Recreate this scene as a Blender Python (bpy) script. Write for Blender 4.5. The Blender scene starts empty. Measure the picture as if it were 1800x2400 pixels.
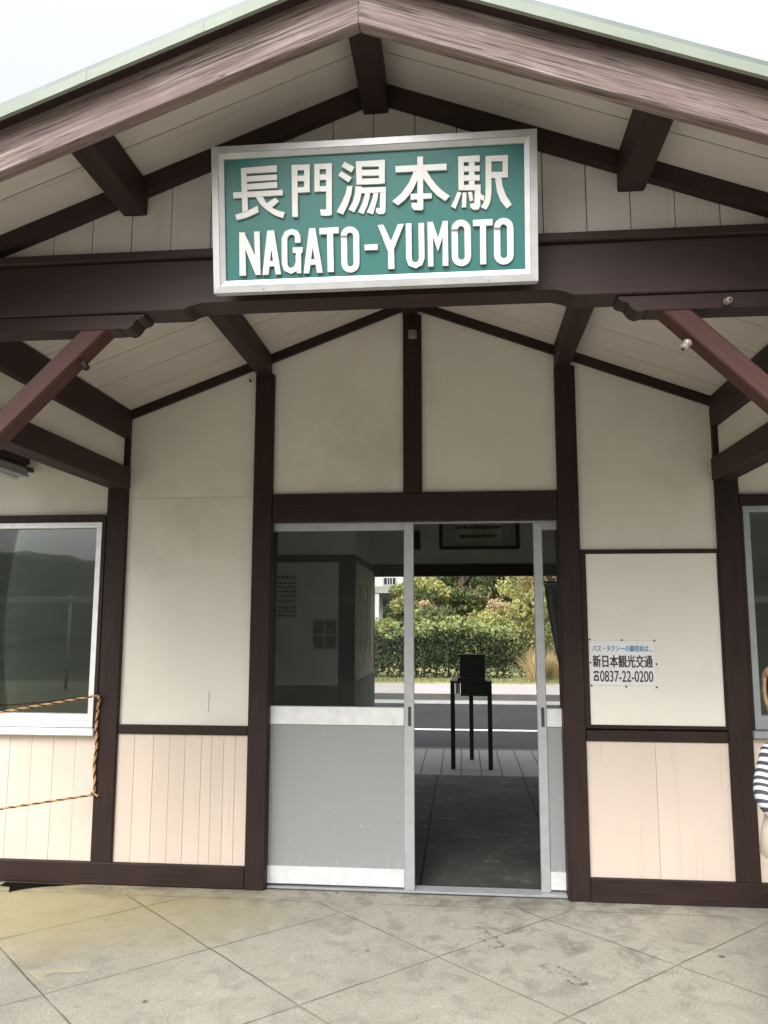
import bpy, bmesh, math, random
from mathutils import Matrix, Vector
R = math.radians
random.seed(11)
scene = bpy.context.scene
COL = scene.collection

# ---------------------------------------------------------------- camera
cam_d = bpy.data.cameras.new("camera"); cam = bpy.data.objects.new("camera", cam_d); COL.objects.link(cam)
cam_d.sensor_fit = 'VERTICAL'; cam_d.sensor_height = 24.0; cam_d.lens = 18.63
cam_d.clip_start = 0.05; cam_d.clip_end = 3000
cam.matrix_world = Matrix(((0.99529, 0.011646, 0.096238, 0.1563),
                           (0.096931, -0.133153, -0.986344, -4.5804),
                           (0.001327, 0.991027, -0.133655, 1.5), (0, 0, 0, 1)))
scene.camera = cam
scene.render.resolution_x = 768; scene.render.resolution_y = 1024

# ---------------------------------------------------------------- world, sun, exposure
SUN_EL, SUN_AZ = 42.0, 200.0          # azimuth clockwise from +Y (north); the sun stands behind the camera
w = bpy.data.worlds.new("World"); scene.world = w; w.use_nodes = True
nt = w.node_tree; nt.nodes.clear()
sky = nt.nodes.new("ShaderNodeTexSky"); sky.sky_type = 'NISHITA'; sky.sun_disc = False
sky.sun_elevation = R(SUN_EL); sky.sun_rotation = R(SUN_AZ); sky.dust_density = 4.0; sky.air_density = 1.0; sky.ozone_density = 1.0
hsv = nt.nodes.new("ShaderNodeHueSaturation"); hsv.inputs["Saturation"].default_value = 0.12
bg = nt.nodes.new("ShaderNodeBackground"); bg.inputs["Strength"].default_value = 0.15
wo = nt.nodes.new("ShaderNodeOutputWorld")
# an overcast sky is brighter overhead than at the horizon
tcw = nt.nodes.new("ShaderNodeTexCoord"); sxyz = nt.nodes.new("ShaderNodeSeparateXYZ"); mr = nt.nodes.new("ShaderNodeMapRange")
mr.inputs["From Min"].default_value = 0; mr.inputs["From Max"].default_value = 1; mr.inputs["To Min"].default_value = .30; mr.inputs["To Max"].default_value = 4.2
vm = nt.nodes.new("ShaderNodeVectorMath"); vm.operation = 'SCALE'
nt.links.new(tcw.outputs["Generated"], sxyz.inputs[0]); nt.links.new(sxyz.outputs[2], mr.inputs[0]); nt.links.new(mr.outputs[0], vm.inputs["Scale"])
nt.links.new(sky.outputs[0], hsv.inputs["Color"]); nt.links.new(hsv.outputs[0], vm.inputs[0]); nt.links.new(vm.outputs[0], bg.inputs[0]); nt.links.new(bg.outputs[0], wo.inputs[0])
sd = bpy.data.lights.new("sun", 'SUN'); sd.energy = 1.0; sd.angle = R(30); sd.color = (1.0, 0.96, 0.9)
so = bpy.data.objects.new("sun", sd); COL.objects.link(so)
_d = Vector((math.sin(R(SUN_AZ)) * math.cos(R(SUN_EL)), math.cos(R(SUN_AZ)) * math.cos(R(SUN_EL)), math.sin(R(SUN_EL))))
so.rotation_euler = _d.to_track_quat('Z', 'Y').to_euler(); so.location = (0, -6, 12)
scene.view_settings.view_transform = 'Standard'; scene.view_settings.look = 'None'
scene.view_settings.exposure = 0.16; scene.view_settings.gamma = 1.0

# ---------------------------------------------------------------- helpers
def tag(o, label=None, cat=None, group=None, kind=None):
    if label: o['label'] = label
    if cat: o['category'] = cat
    if group: o['group'] = group
    if kind: o['kind'] = kind
    return o
def thing(name, label, cat, loc=(0, 0, 0), group=None):
    o = bpy.data.objects.new(name, None); COL.objects.link(o); o.location = loc; o.empty_display_size = .1
    return tag(o, label, cat, group)
def link(name, bm, m, parent=None, mw=None, smooth=False, mats=None):
    me = bpy.data.meshes.new(name)
    bmesh.ops.recalc_face_normals(bm, faces=bm.faces[:])
    bm.to_mesh(me); bm.free()
    for x in (mats or [m]): me.materials.append(x)
    if smooth:
        for p in me.polygons: p.use_smooth = True
    o = bpy.data.objects.new(name, me); COL.objects.link(o)
    M = mw if mw is not None else Matrix.Identity(4)          # vertices (or mw) are given in world space
    if parent is not None:
        o.parent = parent; P = Matrix.Identity(4); q = parent
        while q: P = q.matrix_basis @ P; q = q.parent
        M = P.inverted() @ M
    o.matrix_basis = M
    return o
def add_box(bm, x0, x1, y0, y1, z0, z1, bev=0.0, mi=0):
    v = [bm.verts.new(p) for p in ((x0,y0,z0),(x1,y0,z0),(x1,y1,z0),(x0,y1,z0),(x0,y0,z1),(x1,y0,z1),(x1,y1,z1),(x0,y1,z1))]
    fs = [bm.faces.new([v[i] for i in q]) for q in ((0,3,2,1),(4,5,6,7),(0,1,5,4),(1,2,6,5),(2,3,7,6),(3,0,4,7))]
    for f in fs: f.material_index = mi
    if bev:
        es = list({e for f in fs for e in f.edges})
        bmesh.ops.bevel(bm, geom=es, offset=bev, segments=1, affect='EDGES', profile=.5)
    return fs
def box(name, m, parent, x0, x1, y0, y1, z0, z1, bev=.003):
    bm = bmesh.new(); add_box(bm, x0, x1, y0, y1, z0, z1, bev); return link(name, bm, m, parent)
def boxes(name, m, parent, lst, bev=.002):
    bm = bmesh.new()
    for b in lst: add_box(bm, *b, bev=bev)
    return link(name, bm, m, parent)
def add_prism(bm, pts, y0, y1, mi=0):
    """polygon in x,z pushed from y0 to y1"""
    a = [bm.verts.new((x, y0, z)) for x, z in pts]; b = [bm.verts.new((x, y1, z)) for x, z in pts]
    n = len(pts); fs = [bm.faces.new(a), bm.faces.new(b[::-1])]
    for i in range(n): fs.append(bm.faces.new((a[i], b[i], b[(i+1) % n], a[(i+1) % n])))
    for f in fs: f.material_index = mi
    return fs
def rotY(a): c, s = math.cos(a), math.sin(a); return Matrix(((c,0,-s,0),(0,1,0,0),(s,0,c,0),(0,0,0,1)))
def prism(name, m, parent, pts, y0, y1, ang=0.0, bev=0.0):
    bm = bmesh.new(); M = rotY(ang); Mi = M.inverted()
    loc = [Mi @ Vector((x, 0, z)) for x, z in pts]
    add_prism(bm, [(p.x, p.z) for p in loc], y0, y1)
    if bev: bmesh.ops.bevel(bm, geom=bm.edges[:], offset=bev, segments=1, affect='EDGES', profile=.5)
    return link(name, bm, m, parent, mw=M)
def beam(name, m, parent, p0, p1, wd, ht, up=(0, 0, 1), bev=.005):
    """bar from p0 to p1 with its grain (local X) along it"""
    p0, p1 = Vector(p0), Vector(p1); x = (p1 - p0).normalized(); y = Vector(up).cross(x).normalized(); z = x.cross(y)
    L = (p1 - p0).length; c = (p0 + p1) / 2
    M = Matrix(((x.x,y.x,z.x,c.x),(x.y,y.y,z.y,c.y),(x.z,y.z,z.z,c.z),(0,0,0,1)))
    bm = bmesh.new(); add_box(bm, -L/2, L/2, -wd/2, wd/2, -ht/2, ht/2, bev)
    return link(name, bm, m, parent, mw=M)
def post(name, m, parent, x0, x1, y0, y1, z0, z1, bev=.006):
    return beam(name, m, parent, ((x0+x1)/2, (y0+y1)/2, z0), ((x0+x1)/2, (y0+y1)/2, z1), x1-x0, y1-y0, up=(0, -1, 0), bev=bev)
def rail(name, m, parent, x0, x1, y0, y1, z0, z1, bev=.005):
    return beam(name, m, parent, (x0, (y0+y1)/2, (z0+z1)/2), (x1, (y0+y1)/2, (z0+z1)/2), y1-y0, z1-z0, bev=bev)
def add_tube(bm, pts, r, n=8, cap=True, mi=0):
    pts = [Vector(p) for p in pts]; rings = []
    rr = r if hasattr(r, '__len__') else [r] * len(pts)
    for i, p in enumerate(pts):
        t = (pts[min(i+1, len(pts)-1)] - pts[max(i-1, 0)]).normalized()
        a = t.cross(Vector((0, 0, 1)) if abs(t.z) < .9 else Vector((1, 0, 0))).normalized(); b = t.cross(a)
        rings.append([bm.verts.new(p + rr[i] * (math.cos(6.28318*k/n) * a + math.sin(6.28318*k/n) * b)) for k in range(n)])
    for i in range(len(rings)-1):
        for k in range(n):
            f = bm.faces.new((rings[i][k], rings[i][(k+1) % n], rings[i+1][(k+1) % n], rings[i+1][k])); f.material_index = mi; f.smooth = True
    if cap:
        for q in (rings[0][::-1], rings[-1]): bm.faces.new(q).material_index = mi

# ---------------------------------------------------------------- materials
def nodes(name, rough=.6, color=(.5,.5,.5), metallic=0.0, spec=None):
    m = bpy.data.materials.new(name); m.use_nodes = True; t = m.node_tree; b = t.nodes["Principled BSDF"]
    b.inputs["Base Color"].default_value = (*color, 1); b.inputs["Roughness"].default_value = rough; b.inputs["Metallic"].default_value = metallic
    if spec is not None: b.inputs["Specular IOR Level"].default_value = spec
    return m, t, b
def N(t, kind, **kw):
    n = t.nodes.new(kind)
    for k, v in kw.items():
        if k in n.inputs: n.inputs[k].default_value = v
        else: setattr(n, k, v)
    return n
def ramp(t, fac, stops):
    r = t.nodes.new("ShaderNodeValToRGB"); el = r.color_ramp.elements
    while len(el) < len(stops): el.new(.5)
    for e, (p, c) in zip(el, stops): e.position = p; e.color = (*c, 1) if len(c) == 3 else c
    t.links.new(fac, r.inputs[0]); return r.outputs[0]
def coords(t, scale=(1, 1, 1), rnd=True, which="Object"):
    tc = t.nodes.new("ShaderNodeTexCoord"); mp = t.nodes.new("ShaderNodeMapping"); mp.inputs["Scale"].default_value = scale
    t.links.new(tc.outputs[which], mp.inputs[0])
    if not rnd: return mp.outputs[0]
    oi = t.nodes.new("ShaderNodeObjectInfo"); ad = t.nodes.new("ShaderNodeVectorMath"); ad.operation = 'MULTIPLY_ADD'
    t.links.new(oi.outputs["Random"], ad.inputs[0]); ad.inputs[1].default_value = (37, 71, 53); t.links.new(mp.outputs[0], ad.inputs[2])
    return ad.outputs[0]
def noise(t, vec, scale, detail=5, rough=.55, dist=0.0):
    n = N(t, "ShaderNodeTexNoise"); n.inputs["Scale"].default_value = scale; n.inputs["Detail"].default_value = detail
    n.inputs["Roughness"].default_value = rough; n.inputs["Distortion"].default_value = dist; t.links.new(vec, n.inputs["Vector"]); return n.outputs["Fac"]
def mixc(t, fac, a, b, mode='MIX'):
    m = t.nodes.new("ShaderNodeMix"); m.data_type = 'RGBA'; m.blend_type = mode
    for sock, v in ((m.inputs[0], fac), (m.inputs[6], a), (m.inputs[7], b)):
        if hasattr(v, 'links'): t.links.new(v, sock)
        elif isinstance(v, (int, float)): sock.default_value = v
        else: sock.default_value = (*v, 1)
    return m.outputs[2]
def math_(t, op, a, b=None, c=None):
    m = t.nodes.new("ShaderNodeMath"); m.operation = op
    for i, v in enumerate((a, b, c)):
        if v is None: continue
        if hasattr(v, 'links'): t.links.new(v, m.inputs[i])
        else: m.inputs[i].default_value = v
    return m.outputs[0]
def bump(t, b, h, strength=.3, dist=.01):
    n = t.nodes.new("ShaderNodeBump"); n.inputs["Strength"].default_value = strength; n.inputs["Distance"].default_value = dist
    t.links.new(h, n.inputs["Height"]); t.links.new(n.outputs[0], b.inputs["Normal"])

def wood_paint(name, dark, light, wear=None, wear_amt=.5, rough=.55):
    m, t, b = nodes(name, rough, spec=.22)
    v = coords(t, (1.2, 26, 26)); g = noise(t, v, 3.0, 6, .6, .4)
    v2 = coords(t, (1.5, 3, 3)); s = noise(t, v2, 2.0, 4)
    c = mixc(t, ramp(t, g, [(.3, (0,0,0)), (.7, (1,1,1))]), dark, light)
    c = mixc(t, ramp(t, s, [(.35, (0,0,0)), (.75, (.55,.55,.55))]), c, tuple(x*1.35 for x in light))
    if wear:
        g2 = noise(t, coords(t, (2.5, 60, 60)), 2.2, 7, .65, .6)
        c = mixc(t, ramp(t, g2, [(wear_amt, (0,0,0)), (wear_amt+.07, (1,1,1))]), c, wear)
    t.links.new(c, b.inputs["Base Color"]); bump(t, b, g, .35, .004)
    return m
M_brown = wood_paint("brown_painted_wood", (.0150, .0085, .0072), (.029, .0160, .0132), (.095, .066, .055), .69)
M_beamwood = wood_paint("brown_painted_beam", (.021, .0125, .0120), (.034, .0195, .0185), (.10, .075, .066), .70)
M_braceW = wood_paint("red_brown_painted_wood", (.046, .019, .016), (.066, .028, .024), (.18, .10, .085), .76, .5)
def weathered(name):
    m, t, b = nodes(name, .8)
    tc = t.nodes.new("ShaderNodeTexCoord")
    v = coords(t, (1.0, 40, 40)); g = noise(t, v, 3.0, 8, .66, .25)
    big = noise(t, coords(t, (1.3, 2.2, 5)), 2.2, 4)
    fine = noise(t, coords(t, (3, 120, 120)), 3, 4, .6, .3)
    c = ramp(t, g, [(.32, (.050, .033, .028)), (.44, (.150, .108, .095)), (.54, (.25, .195, .178)), (.70, (.40, .34, .315))])
    c = mixc(t, ramp(t, big, [(.35, (0,0,0)), (.62, (.75,.75,.75))]), c, (.15, .102, .094))
    c = mixc(t, ramp(t, fine, [(.60, (0,0,0)), (.72, (.6,.6,.6))]), c, (.42, .36, .34))
    vo = N(t, "ShaderNodeTexVoronoi"); vo.inputs["Scale"].default_value = 2.6; t.links.new(coords(t, (1, 1.2, 3)), vo.inputs["Vector"])
    kn = ramp(t, vo.outputs["Distance"], [(0, (1,1,1)), (.055, (0,0,0))])
    c = mixc(t, kn, c, (.33, .27, .255))
    ck = noise(t, coords(t, (.55, 34, 34)), 2.0, 3, .5, .5); ck2 = noise(t, coords(t, (.8, 2, 2)), 3.0, 3)
    crack = math_(t, 'MULTIPLY', ramp(t, math_(t, 'ABSOLUTE', math_(t, 'SUBTRACT', ck, .5)), [(.006, (1,1,1)), (.022, (0,0,0))]), ramp(t, ck2, [(.42, (0,0,0)), (.55, (.9,.9,.9))]))
    c = mixc(t, crack, c, (.035, .022, .02))
    t.links.new(c, b.inputs["Base Color"]); bump(t, b, g, .6, .004); return m
M_barge = weathered("weathered_barge_wood")
def plaster(name, a, bcol, stain, rough=.75, streak=False):
    m, t, b = nodes(name, rough, spec=.3)
    v = coords(t); n1 = noise(t, v, 1.1, 5, .6); n2 = noise(t, v, 14, 5, .6); n3 = noise(t, coords(t, (9, 9, .8)), 2.0, 4)
    c = mixc(t, ramp(t, n1, [(.35, (0,0,0)), (.7, (1,1,1))]), a, bcol)
    c = mixc(t, ramp(t, n3, [(.58, (0,0,0)), (.85, (.16,.16,.16))]), c, stain)
    n5 = noise(t, coords(t, (1, 1, 1)), 1.7, 6, .62, .1)
    c = mixc(t, ramp(t, n5, [(.50, (0,0,0)), (.78, (.5,.5,.5))]), c, stain)
    vo = N(t, "ShaderNodeTexVoronoi"); vo.inputs["Scale"].default_value = 7.0; t.links.new(coords(t, (1, 1, .8)), vo.inputs["Vector"])
    sp = math_(t, 'MULTIPLY', ramp(t, vo.outputs["Distance"], [(0, (1,1,1)), (.05, (0,0,0))]), ramp(t, n2, [(.5, (0,0,0)), (.56, (.7,.7,.7))]))
    c = mixc(t, sp, c, tuple(x*.55 for x in stain))
    t.links.new(c, b.inputs["Base Color"]); bump(t, b, n2, .12, .003); return m
M_cream = plaster("cream_wall_sheet", (.69, .655, .585), (.63, .595, .525), (.42, .375, .315))
M_white = plaster("white_board_sheet", (.75, .725, .65), (.71, .685, .61), (.57, .54, .47), .45)
def boards(name, a, bcol, stain, axis='z'):
    m, t, b = nodes(name, .65, spec=.35)
    sc = {'z': (16, 16, .7), 'x': (.7, 16, 16)}[axis]
    v = coords(t, sc); n1 = noise(t, v, 1.6, 6, .6, .3); n2 = noise(t, coords(t), 1.4, 3)
    ge = t.nodes.new("ShaderNodeNewGeometry")
    c = mixc(t, ramp(t, n2, [(.35, (0,0,0)), (.7, (1,1,1))]), a, bcol)
    c = mixc(t, ramp(t, ge.outputs["Random Per Island"], [(0, (0,0,0)), (1, (.35,.35,.35))]), c, tuple(x*.86 for x in bcol))
    c = mixc(t, ramp(t, n1, [(.58, (0,0,0)), (.74, (.5,.5,.5))]), c, stain)
    t.links.new(c, b.inputs["Base Color"]); bump(t, b, n1, .2, .002); return m
M_peach = boards("peach_painted_boards", (.63, .53, .45), (.585, .49, .412), (.45, .37, .305))
M_soffit = boards("soffit_boards", (.56, .515, .47), (.49, .445, .40), (.28, .21, .17), 'x')
M_gable = boards("gable_boards", (.60, .55, .515), (.54, .495, .465), (.36, .32, .29))
M_dark, _, _ = nodes("dark_gap", 1.0, (.010, .009, .008), 0.0, 0.0)
def alu(name, c=(.62, .64, .65), rough=.42, metallic=.55):
    m, t, b = nodes(name, rough, c, metallic)
    n = noise(t, coords(t, (6, 6, 6)), 3, 5); n2 = noise(t, coords(t, (1, 120, 120)), 2, 3)
    col = mixc(t, ramp(t, n, [(.4, (0,0,0)), (.75, (.6,.6,.6))]), c, tuple(x*.72 for x in c))
    t.links.new(col, b.inputs["Base Color"])
    t.links.new(math_(t, 'MULTIPLY_ADD', n2, .25, rough-.12), b.inputs["Roughness"]); return m
M_alu = alu("aluminium_frame", (.43, .445, .455), .45, .4); M_aluW = alu("bright_aluminium", (.74, .75, .75), .45, .3); M_signframe = alu("sign_aluminium", (.47, .47, .47), .4, .35)
M_aludark = alu("dull_grey_aluminium", (.33, .35, .36), .5, .4)
m, t, b = nodes("grey_kick_panel", .5, (.46, .48, .47), 0.0)
n = noise(t, coords(t, (1, 1, 1)), 1.2, 4); n2 = noise(t, coords(t), 60, 3); ed = noise(t, coords(t, (30, 30, 6)), 1.5, 5)
vz = t.nodes.new("ShaderNodeSeparateXYZ"); t.links.new(coords(t, rnd=False), vz.inputs[0])
lowm = math_(t, 'MULTIPLY', ramp(t, vz.outputs[2], [(.13, (1,1,1)), (.22, (0,0,0))]), ramp(t, ed, [(.5, (0,0,0)), (.6, (1,1,1))]))
c = mixc(t, n, (.24, .25, .25), (.28, .29, .29)); c = mixc(t, ramp(t, n2, [(.70, (0,0,0)), (.74, (.5,.5,.5))]), c, (.7, .7, .68)); c = mixc(t, math_(t, 'MULTIPLY', lowm, .12), c, (.55, .55, .53))
t.links.new(c, b.inputs["Base Color"]); M_kick = m
def glass(name, tint=(.86, .89, .87), ior=1.5):
    m = bpy.data.materials.new(name); m.use_nodes = True; t = m.node_tree; t.nodes.clear()
    o = t.nodes.new("ShaderNodeOutputMaterial"); tr = t.nodes.new("ShaderNodeBsdfTransparent"); tr.inputs[0].default_value = (*tint, 1)
    gl = t.nodes.new("ShaderNodeBsdfGlossy"); gl.inputs["Roughness"].default_value = .015; gl.inputs[0].default_value = (.95, .97, .96, 1)
    fr = t.nodes.new("ShaderNodeFresnel"); fr.inputs[0].default_value = ior
    n = noise(t, coords(t, (1, 1, 1)), 2.0, 4); df = t.nodes.new("ShaderNodeBsdfDiffuse"); df.inputs[0].default_value = (.5, .52, .5, 1)
    mx = t.nodes.new("ShaderNodeMixShader"); t.links.new(fr.outputs[0], mx.inputs[0]); t.links.new(tr.outputs[0], mx.inputs[1]); t.links.new(gl.outputs[0], mx.inputs[2])
    m2 = t.nodes.new("ShaderNodeMixShader"); t.links.new(math_(t, 'MULTIPLY', n, .02), m2.inputs[0]); t.links.new(mx.outputs[0], m2.inputs[1]); t.links.new(df.outputs[0], m2.inputs[2])
    t.links.new(m2.outputs[0], o.inputs[0]); return m
M_glass = glass("door_glass", (.88, .90, .89), 1.26); M_winglass = glass("window_glass", (.62, .66, .64), 1.95)
def simple(name, c, rough=.6, var=.25, scale=8, metallic=0.0, spec=None):
    m, t, b = nodes(name, rough, c, metallic, spec)
    n = noise(t, coords(t), scale, 5)
    col = mixc(t, ramp(t, n, [(.3, (0,0,0)), (.7, (1,1,1))]), tuple(x*(1-var) for x in c), tuple(min(1, x*(1+var)) for x in c))
    t.links.new(col, b.inputs["Base Color"]); return m
M_copper = simple("verdigris_roof_edge", (.20, .232, .185), .55, .10, 5)
M_roof = simple("green_roof_sheet", (.15, .18, .165), .5, .2, 4)
M_teal = simple("teal_sign_face", (.018, .125, .110), .35, .06, 3)
M_letter = simple("white_letter", (.60, .59, .565), .5, .05, 9)
M_black = simple("black_metal", (.010, .010, .011), .45, .3, 12)
M_darkgrey = simple("dark_grey_plastic", (.035, .035, .04), .5, .2, 6)
M_paper = simple("white_paper", (.72, .71, .72), .6, .05, 5)
M_ink = simple("black_ink", (.012, .012, .016), .6, .1, 9); M_blue = simple("blue_ink", (.06, .26, .44), .6, .1, 9); M_plum = simple("dark_plum_ink", (.05, .022, .03), .6, .1, 9)
M_ivory = simple("ivory_plaster_inside", (.58, .575, .54), .8, .08, 3)
M_ceil = simple("inside_ceiling", (.22, .21, .19), .8, .1, 4)
M_darkwood = simple("dark_inside_wood", (.02, .017, .015), .55, .25, 9)
M_ceramic = simple("porcelain", (.27, .21, .19), .25, .12, 30)
# ---------------------------------------------------------------- ground and setting
def concrete_joint():
    m, t, b = nodes("platform_concrete", .75, spec=.3)
    ge = t.nodes.new("ShaderNodeNewGeometry"); pos = ge.outputs["Position"]
    wob = N(t, "ShaderNodeTexNoise"); wob.inputs["Scale"].default_value = 5; t.links.new(pos, wob.inputs["Vector"])
    wv = t.nodes.new("ShaderNodeVectorMath"); wv.operation = 'MULTIPLY_ADD'; t.links.new(wob.outputs["Color"], wv.inputs[0]); wv.inputs[1].default_value = (.016, .016, 0); t.links.new(pos, wv.inputs[2])
    def line(n, off, sp, wid):
        d = t.nodes.new("ShaderNodeVectorMath"); d.operation = 'DOT_PRODUCT'; t.links.new(wv.outputs[0], d.inputs[0]); d.inputs[1].default_value = (*n, 0)
        f = math_(t, 'PINGPONG', math_(t, 'ADD', d.outputs["Value"], -off - .008 + 40*sp), sp/2)
        return f
    l1 = line((-.6915, .7224), .122, .711, 0); l2 = line((.6915, .7224), .200, .733, 0)
    dmin = math_(t, 'MINIMUM', l1, l2)
    sep = t.nodes.new("ShaderNodeSeparateXYZ"); t.links.new(pos, sep.inputs[0]); X, Y = sep.outputs[0], sep.outputs[1]
    instrip = math_(t, 'GREATER_THAN', Y, -.137)
    ds = math_(t, 'ABSOLUTE', math_(t, 'ADD', Y, .137))
    dmin = math_(t, 'ADD', dmin, math_(t, 'MULTIPLY', instrip, 10)); dmin = math_(t, 'MINIMUM', dmin, math_(t, 'ADD', ds, .001))
    var = noise(t, pos, 3.0, 4)
    joint = math_(t, 'MULTIPLY', ramp(t, dmin, [(.002, (1,1,1)), (.0048, (0,0,0))]), ramp(t, var, [(.3, (.35,.35,.35)), (.6, (1,1,1))]))
    n1 = noise(t, pos, 1.4, 6, .65); n2 = noise(t, pos, 22, 6, .7); n3 = noise(t, pos, 6, 6, .7, .5); n4 = noise(t, pos, 110, 3)
    c = mixc(t, ramp(t, n1, [(.3, (0,0,0)), (.7, (1,1,1))]), (.285, .265, .218), (.37, .348, .292))
    c = mixc(t, ramp(t, n3, [(.50, (0,0,0)), (.64, (.55,.55,.55))]), c, (.215, .20, .17))
    n6 = noise(t, pos, 11, 8, .75, .3)
    c = mixc(t, ramp(t, n6, [(.34, (.55,.55,.55)), (.45, (0,0,0))]), c, (.215, .20, .168)); c = mixc(t, ramp(t, n6, [(.58, (0,0,0)), (.68, (.6,.6,.6))]), c, (.42, .40, .35))
    c = mixc(t, ramp(t, n2, [(.60, (0,0,0)), (.70, (.6,.6,.6))]), c, (.46, .44, .385))
    c = mixc(t, ramp(t, n2, [(.30, (.7,.7,.7)), (.38, (0,0,0))]), c, (.13, .118, .10))
    c = mixc(t, ramp(t, n4, [(.36, (.5,.5,.5)), (.5, (0,0,0))]), c, (.13, .12, .10))
    # darker trodden dirt in front of the door opening
    dx = math_(t, 'MULTIPLY', math_(t, 'ADD', X, -.42), .85); dy = math_(t, 'MULTIPLY', math_(t, 'ADD', Y, .55), 1.5)
    rr = math_(t, 'SQRT', math_(t, 'ADD', math_(t, 'MULTIPLY', dx, dx), math_(t, 'MULTIPLY', dy, dy)))
    dirt = math_(t, 'MULTIPLY', ramp(t, rr, [(.2, (1,1,1)), (1.0, (0,0,0))]), ramp(t, n3, [(.5, (0,0,0)), (.70, (.65,.65,.65))]))
    c = mixc(t, dirt, c, (.12, .105, .085))
    # yellow-green algae by the left wall
    ax = math_(t, 'MULTIPLY', math_(t, 'ADD', X, 2.0), .75); ay = math_(t, 'MULTIPLY', math_(t, 'ADD', Y, .3), 1.25)
    ar = math_(t, 'ADD', math_(t, 'SQRT', math_(t, 'ADD', math_(t, 'MULTIPLY', ax, ax), math_(t, 'MULTIPLY', ay, ay))), math_(t, 'MULTIPLY', math_(t, 'ADD', n1, -.5), 1.1))
    c = mixc(t, ramp(t, ar, [(.35, (.62,.62,.62)), (1.2, (0,0,0))]), c, (.30, .255, .105))
    # grime band against the wall
    gb = math_(t, 'MULTIPLY', ramp(t, math_(t, 'ADD', Y, .3), [(.05, (0,0,0)), (.28, (1,1,1))]), ramp(t, n3, [(.42, (0,0,0)), (.6, (.7,.7,.7))]))
    c = mixc(t, gb, c, (.14, .125, .10))
    # small dark spots
    vo = N(t, "ShaderNodeTexVoronoi"); vo.inputs["Scale"].default_value = 3.3; t.links.new(wv.outputs[0], vo.inputs["Vector"])
    c = mixc(t, ramp(t, vo.outputs["Distance"], [(.03, (.9,.9,.9)), (.06, (0,0,0))]), c, (.07, .05, .035))
    c = mixc(t, joint, c, (.06, .05, .04))
    t.links.new(c, b.inputs["Base Color"])
    h = math_(t, 'SUBTRACT', math_(t, 'MULTIPLY', n2, .3), joint); bump(t, b, h, .5, .006)
    return m
M_plat = concrete_joint()
def rough_ground(name, a, b2, scale, rough=.85, bump_s=.2):
    m, t, b = nodes(name, rough, spec=.25); ge = t.nodes.new("ShaderNodeNewGeometry"); pos = ge.outputs["Position"]
    n = noise(t, pos, scale, 8, .65); n2 = noise(t, pos, scale*9, 4)
    c = mixc(t, ramp(t, n, [(.3, (0,0,0)), (.7, (1,1,1))]), a, b2); c = mixc(t, ramp(t, n2, [(.5, (0,0,0)), (.75, (.5,.5,.5))]), c, tuple(x*.6 for x in a))
    t.links.new(c, b.inputs["Base Color"]); bump(t, b, n2, bump_s, .01); return m
M_asphalt = rough_ground("asphalt", (.022, .023, .025), (.036, .036, .038), .9)
M_gutter = rough_ground("gutter_concrete", (.24, .24, .23), (.33, .33, .32), 2)
M_walk = rough_ground("far_pavement", (.34, .30, .29), (.42, .38, .37), 1.2)
M_kerb = rough_ground("kerb_stone", (.07, .065, .06), (.11, .10, .09), 3)
M_paint = rough_ground("road_paint", (.60, .60, .58), (.72, .72, .70), 4)
M_verge = rough_ground("dry_grass_verge", (.22, .22, .09), (.32, .28, .14), 2)
M_earth = rough_ground("grassy_earth", (.06, .075, .03), (.12, .12, .055), .4)
M_gravel = rough_ground("track_ballast", (.13, .115, .10), (.21, .19, .17), 3)
def inside_floor():
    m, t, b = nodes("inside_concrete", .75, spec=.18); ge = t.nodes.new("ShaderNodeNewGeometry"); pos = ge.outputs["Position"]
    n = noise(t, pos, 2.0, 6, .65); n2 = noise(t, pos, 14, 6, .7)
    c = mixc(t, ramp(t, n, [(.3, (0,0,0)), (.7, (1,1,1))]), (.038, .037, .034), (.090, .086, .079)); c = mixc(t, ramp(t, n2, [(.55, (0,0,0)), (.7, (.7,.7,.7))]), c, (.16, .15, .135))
    sep = t.nodes.new("ShaderNodeSeparateXYZ"); t.links.new(pos, sep.inputs[0])
    lx = math_(t, 'PINGPONG', math_(t, 'ADD', sep.outputs[0], 8.29+.01), .41); ly = math_(t, 'PINGPONG', math_(t, 'ADD', sep.outputs[1], 9.0), .46)
    j = math_(t, 'MAXIMUM', ramp(t, lx, [(.004, (1,1,1)), (.009, (0,0,0))]), math_(t, 'MULTIPLY', ramp(t, ly, [(.003, (1,1,1)), (.007, (0,0,0))]), .6))
    c = mixc(t, ramp(t, noise(t, pos, 4.5, 6, .7), [(.56, (0,0,0)), (.70, (.7,.7,.7))]), c, (.20, .19, .17)); c = mixc(t, j, c, (.008, .007, .006)); t.links.new(c, b.inputs["Base Color"]); bump(t, b, math_(t, 'SUBTRACT', math_(t, 'MULTIPLY', n2, .3), j), .4, .004); return m
M_infl = inside_floor()
def paving():
    m, t, b = nodes("street_paving", .75, spec=.3); ge = t.nodes.new("ShaderNodeNewGeometry"); pos = ge.outputs["Position"]
    n = noise(t, pos, 3, 6, .65)
    sep = t.nodes.new("ShaderNodeSeparateXYZ"); t.links.new(pos, sep.inputs[0])
    lx = math_(t, 'PINGPONG', math_(t, 'ADD', sep.outputs[0], 9.07), .1)
    c = mixc(t, n, (.17, .17, .163), (.25, .25, .24)); c = mixc(t, ramp(t, lx, [(.004, (1,1,1)), (.009, (0,0,0))]), c, (.06, .06, .055))
    t.links.new(c, b.inputs["Base Color"]); return m
M_pave = paving()
def sheet(name, m, x0, x1, y0, y1, z0, z1):
    bm = bmesh.new(); add_box(bm, x0, x1, y0, y1, z0, z1); return tag(link(name, bm, m), kind='structure')
bm = bmesh.new(); bmesh.ops.create_grid(bm, x_segments=2, y_segments=2, size=1500)
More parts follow.
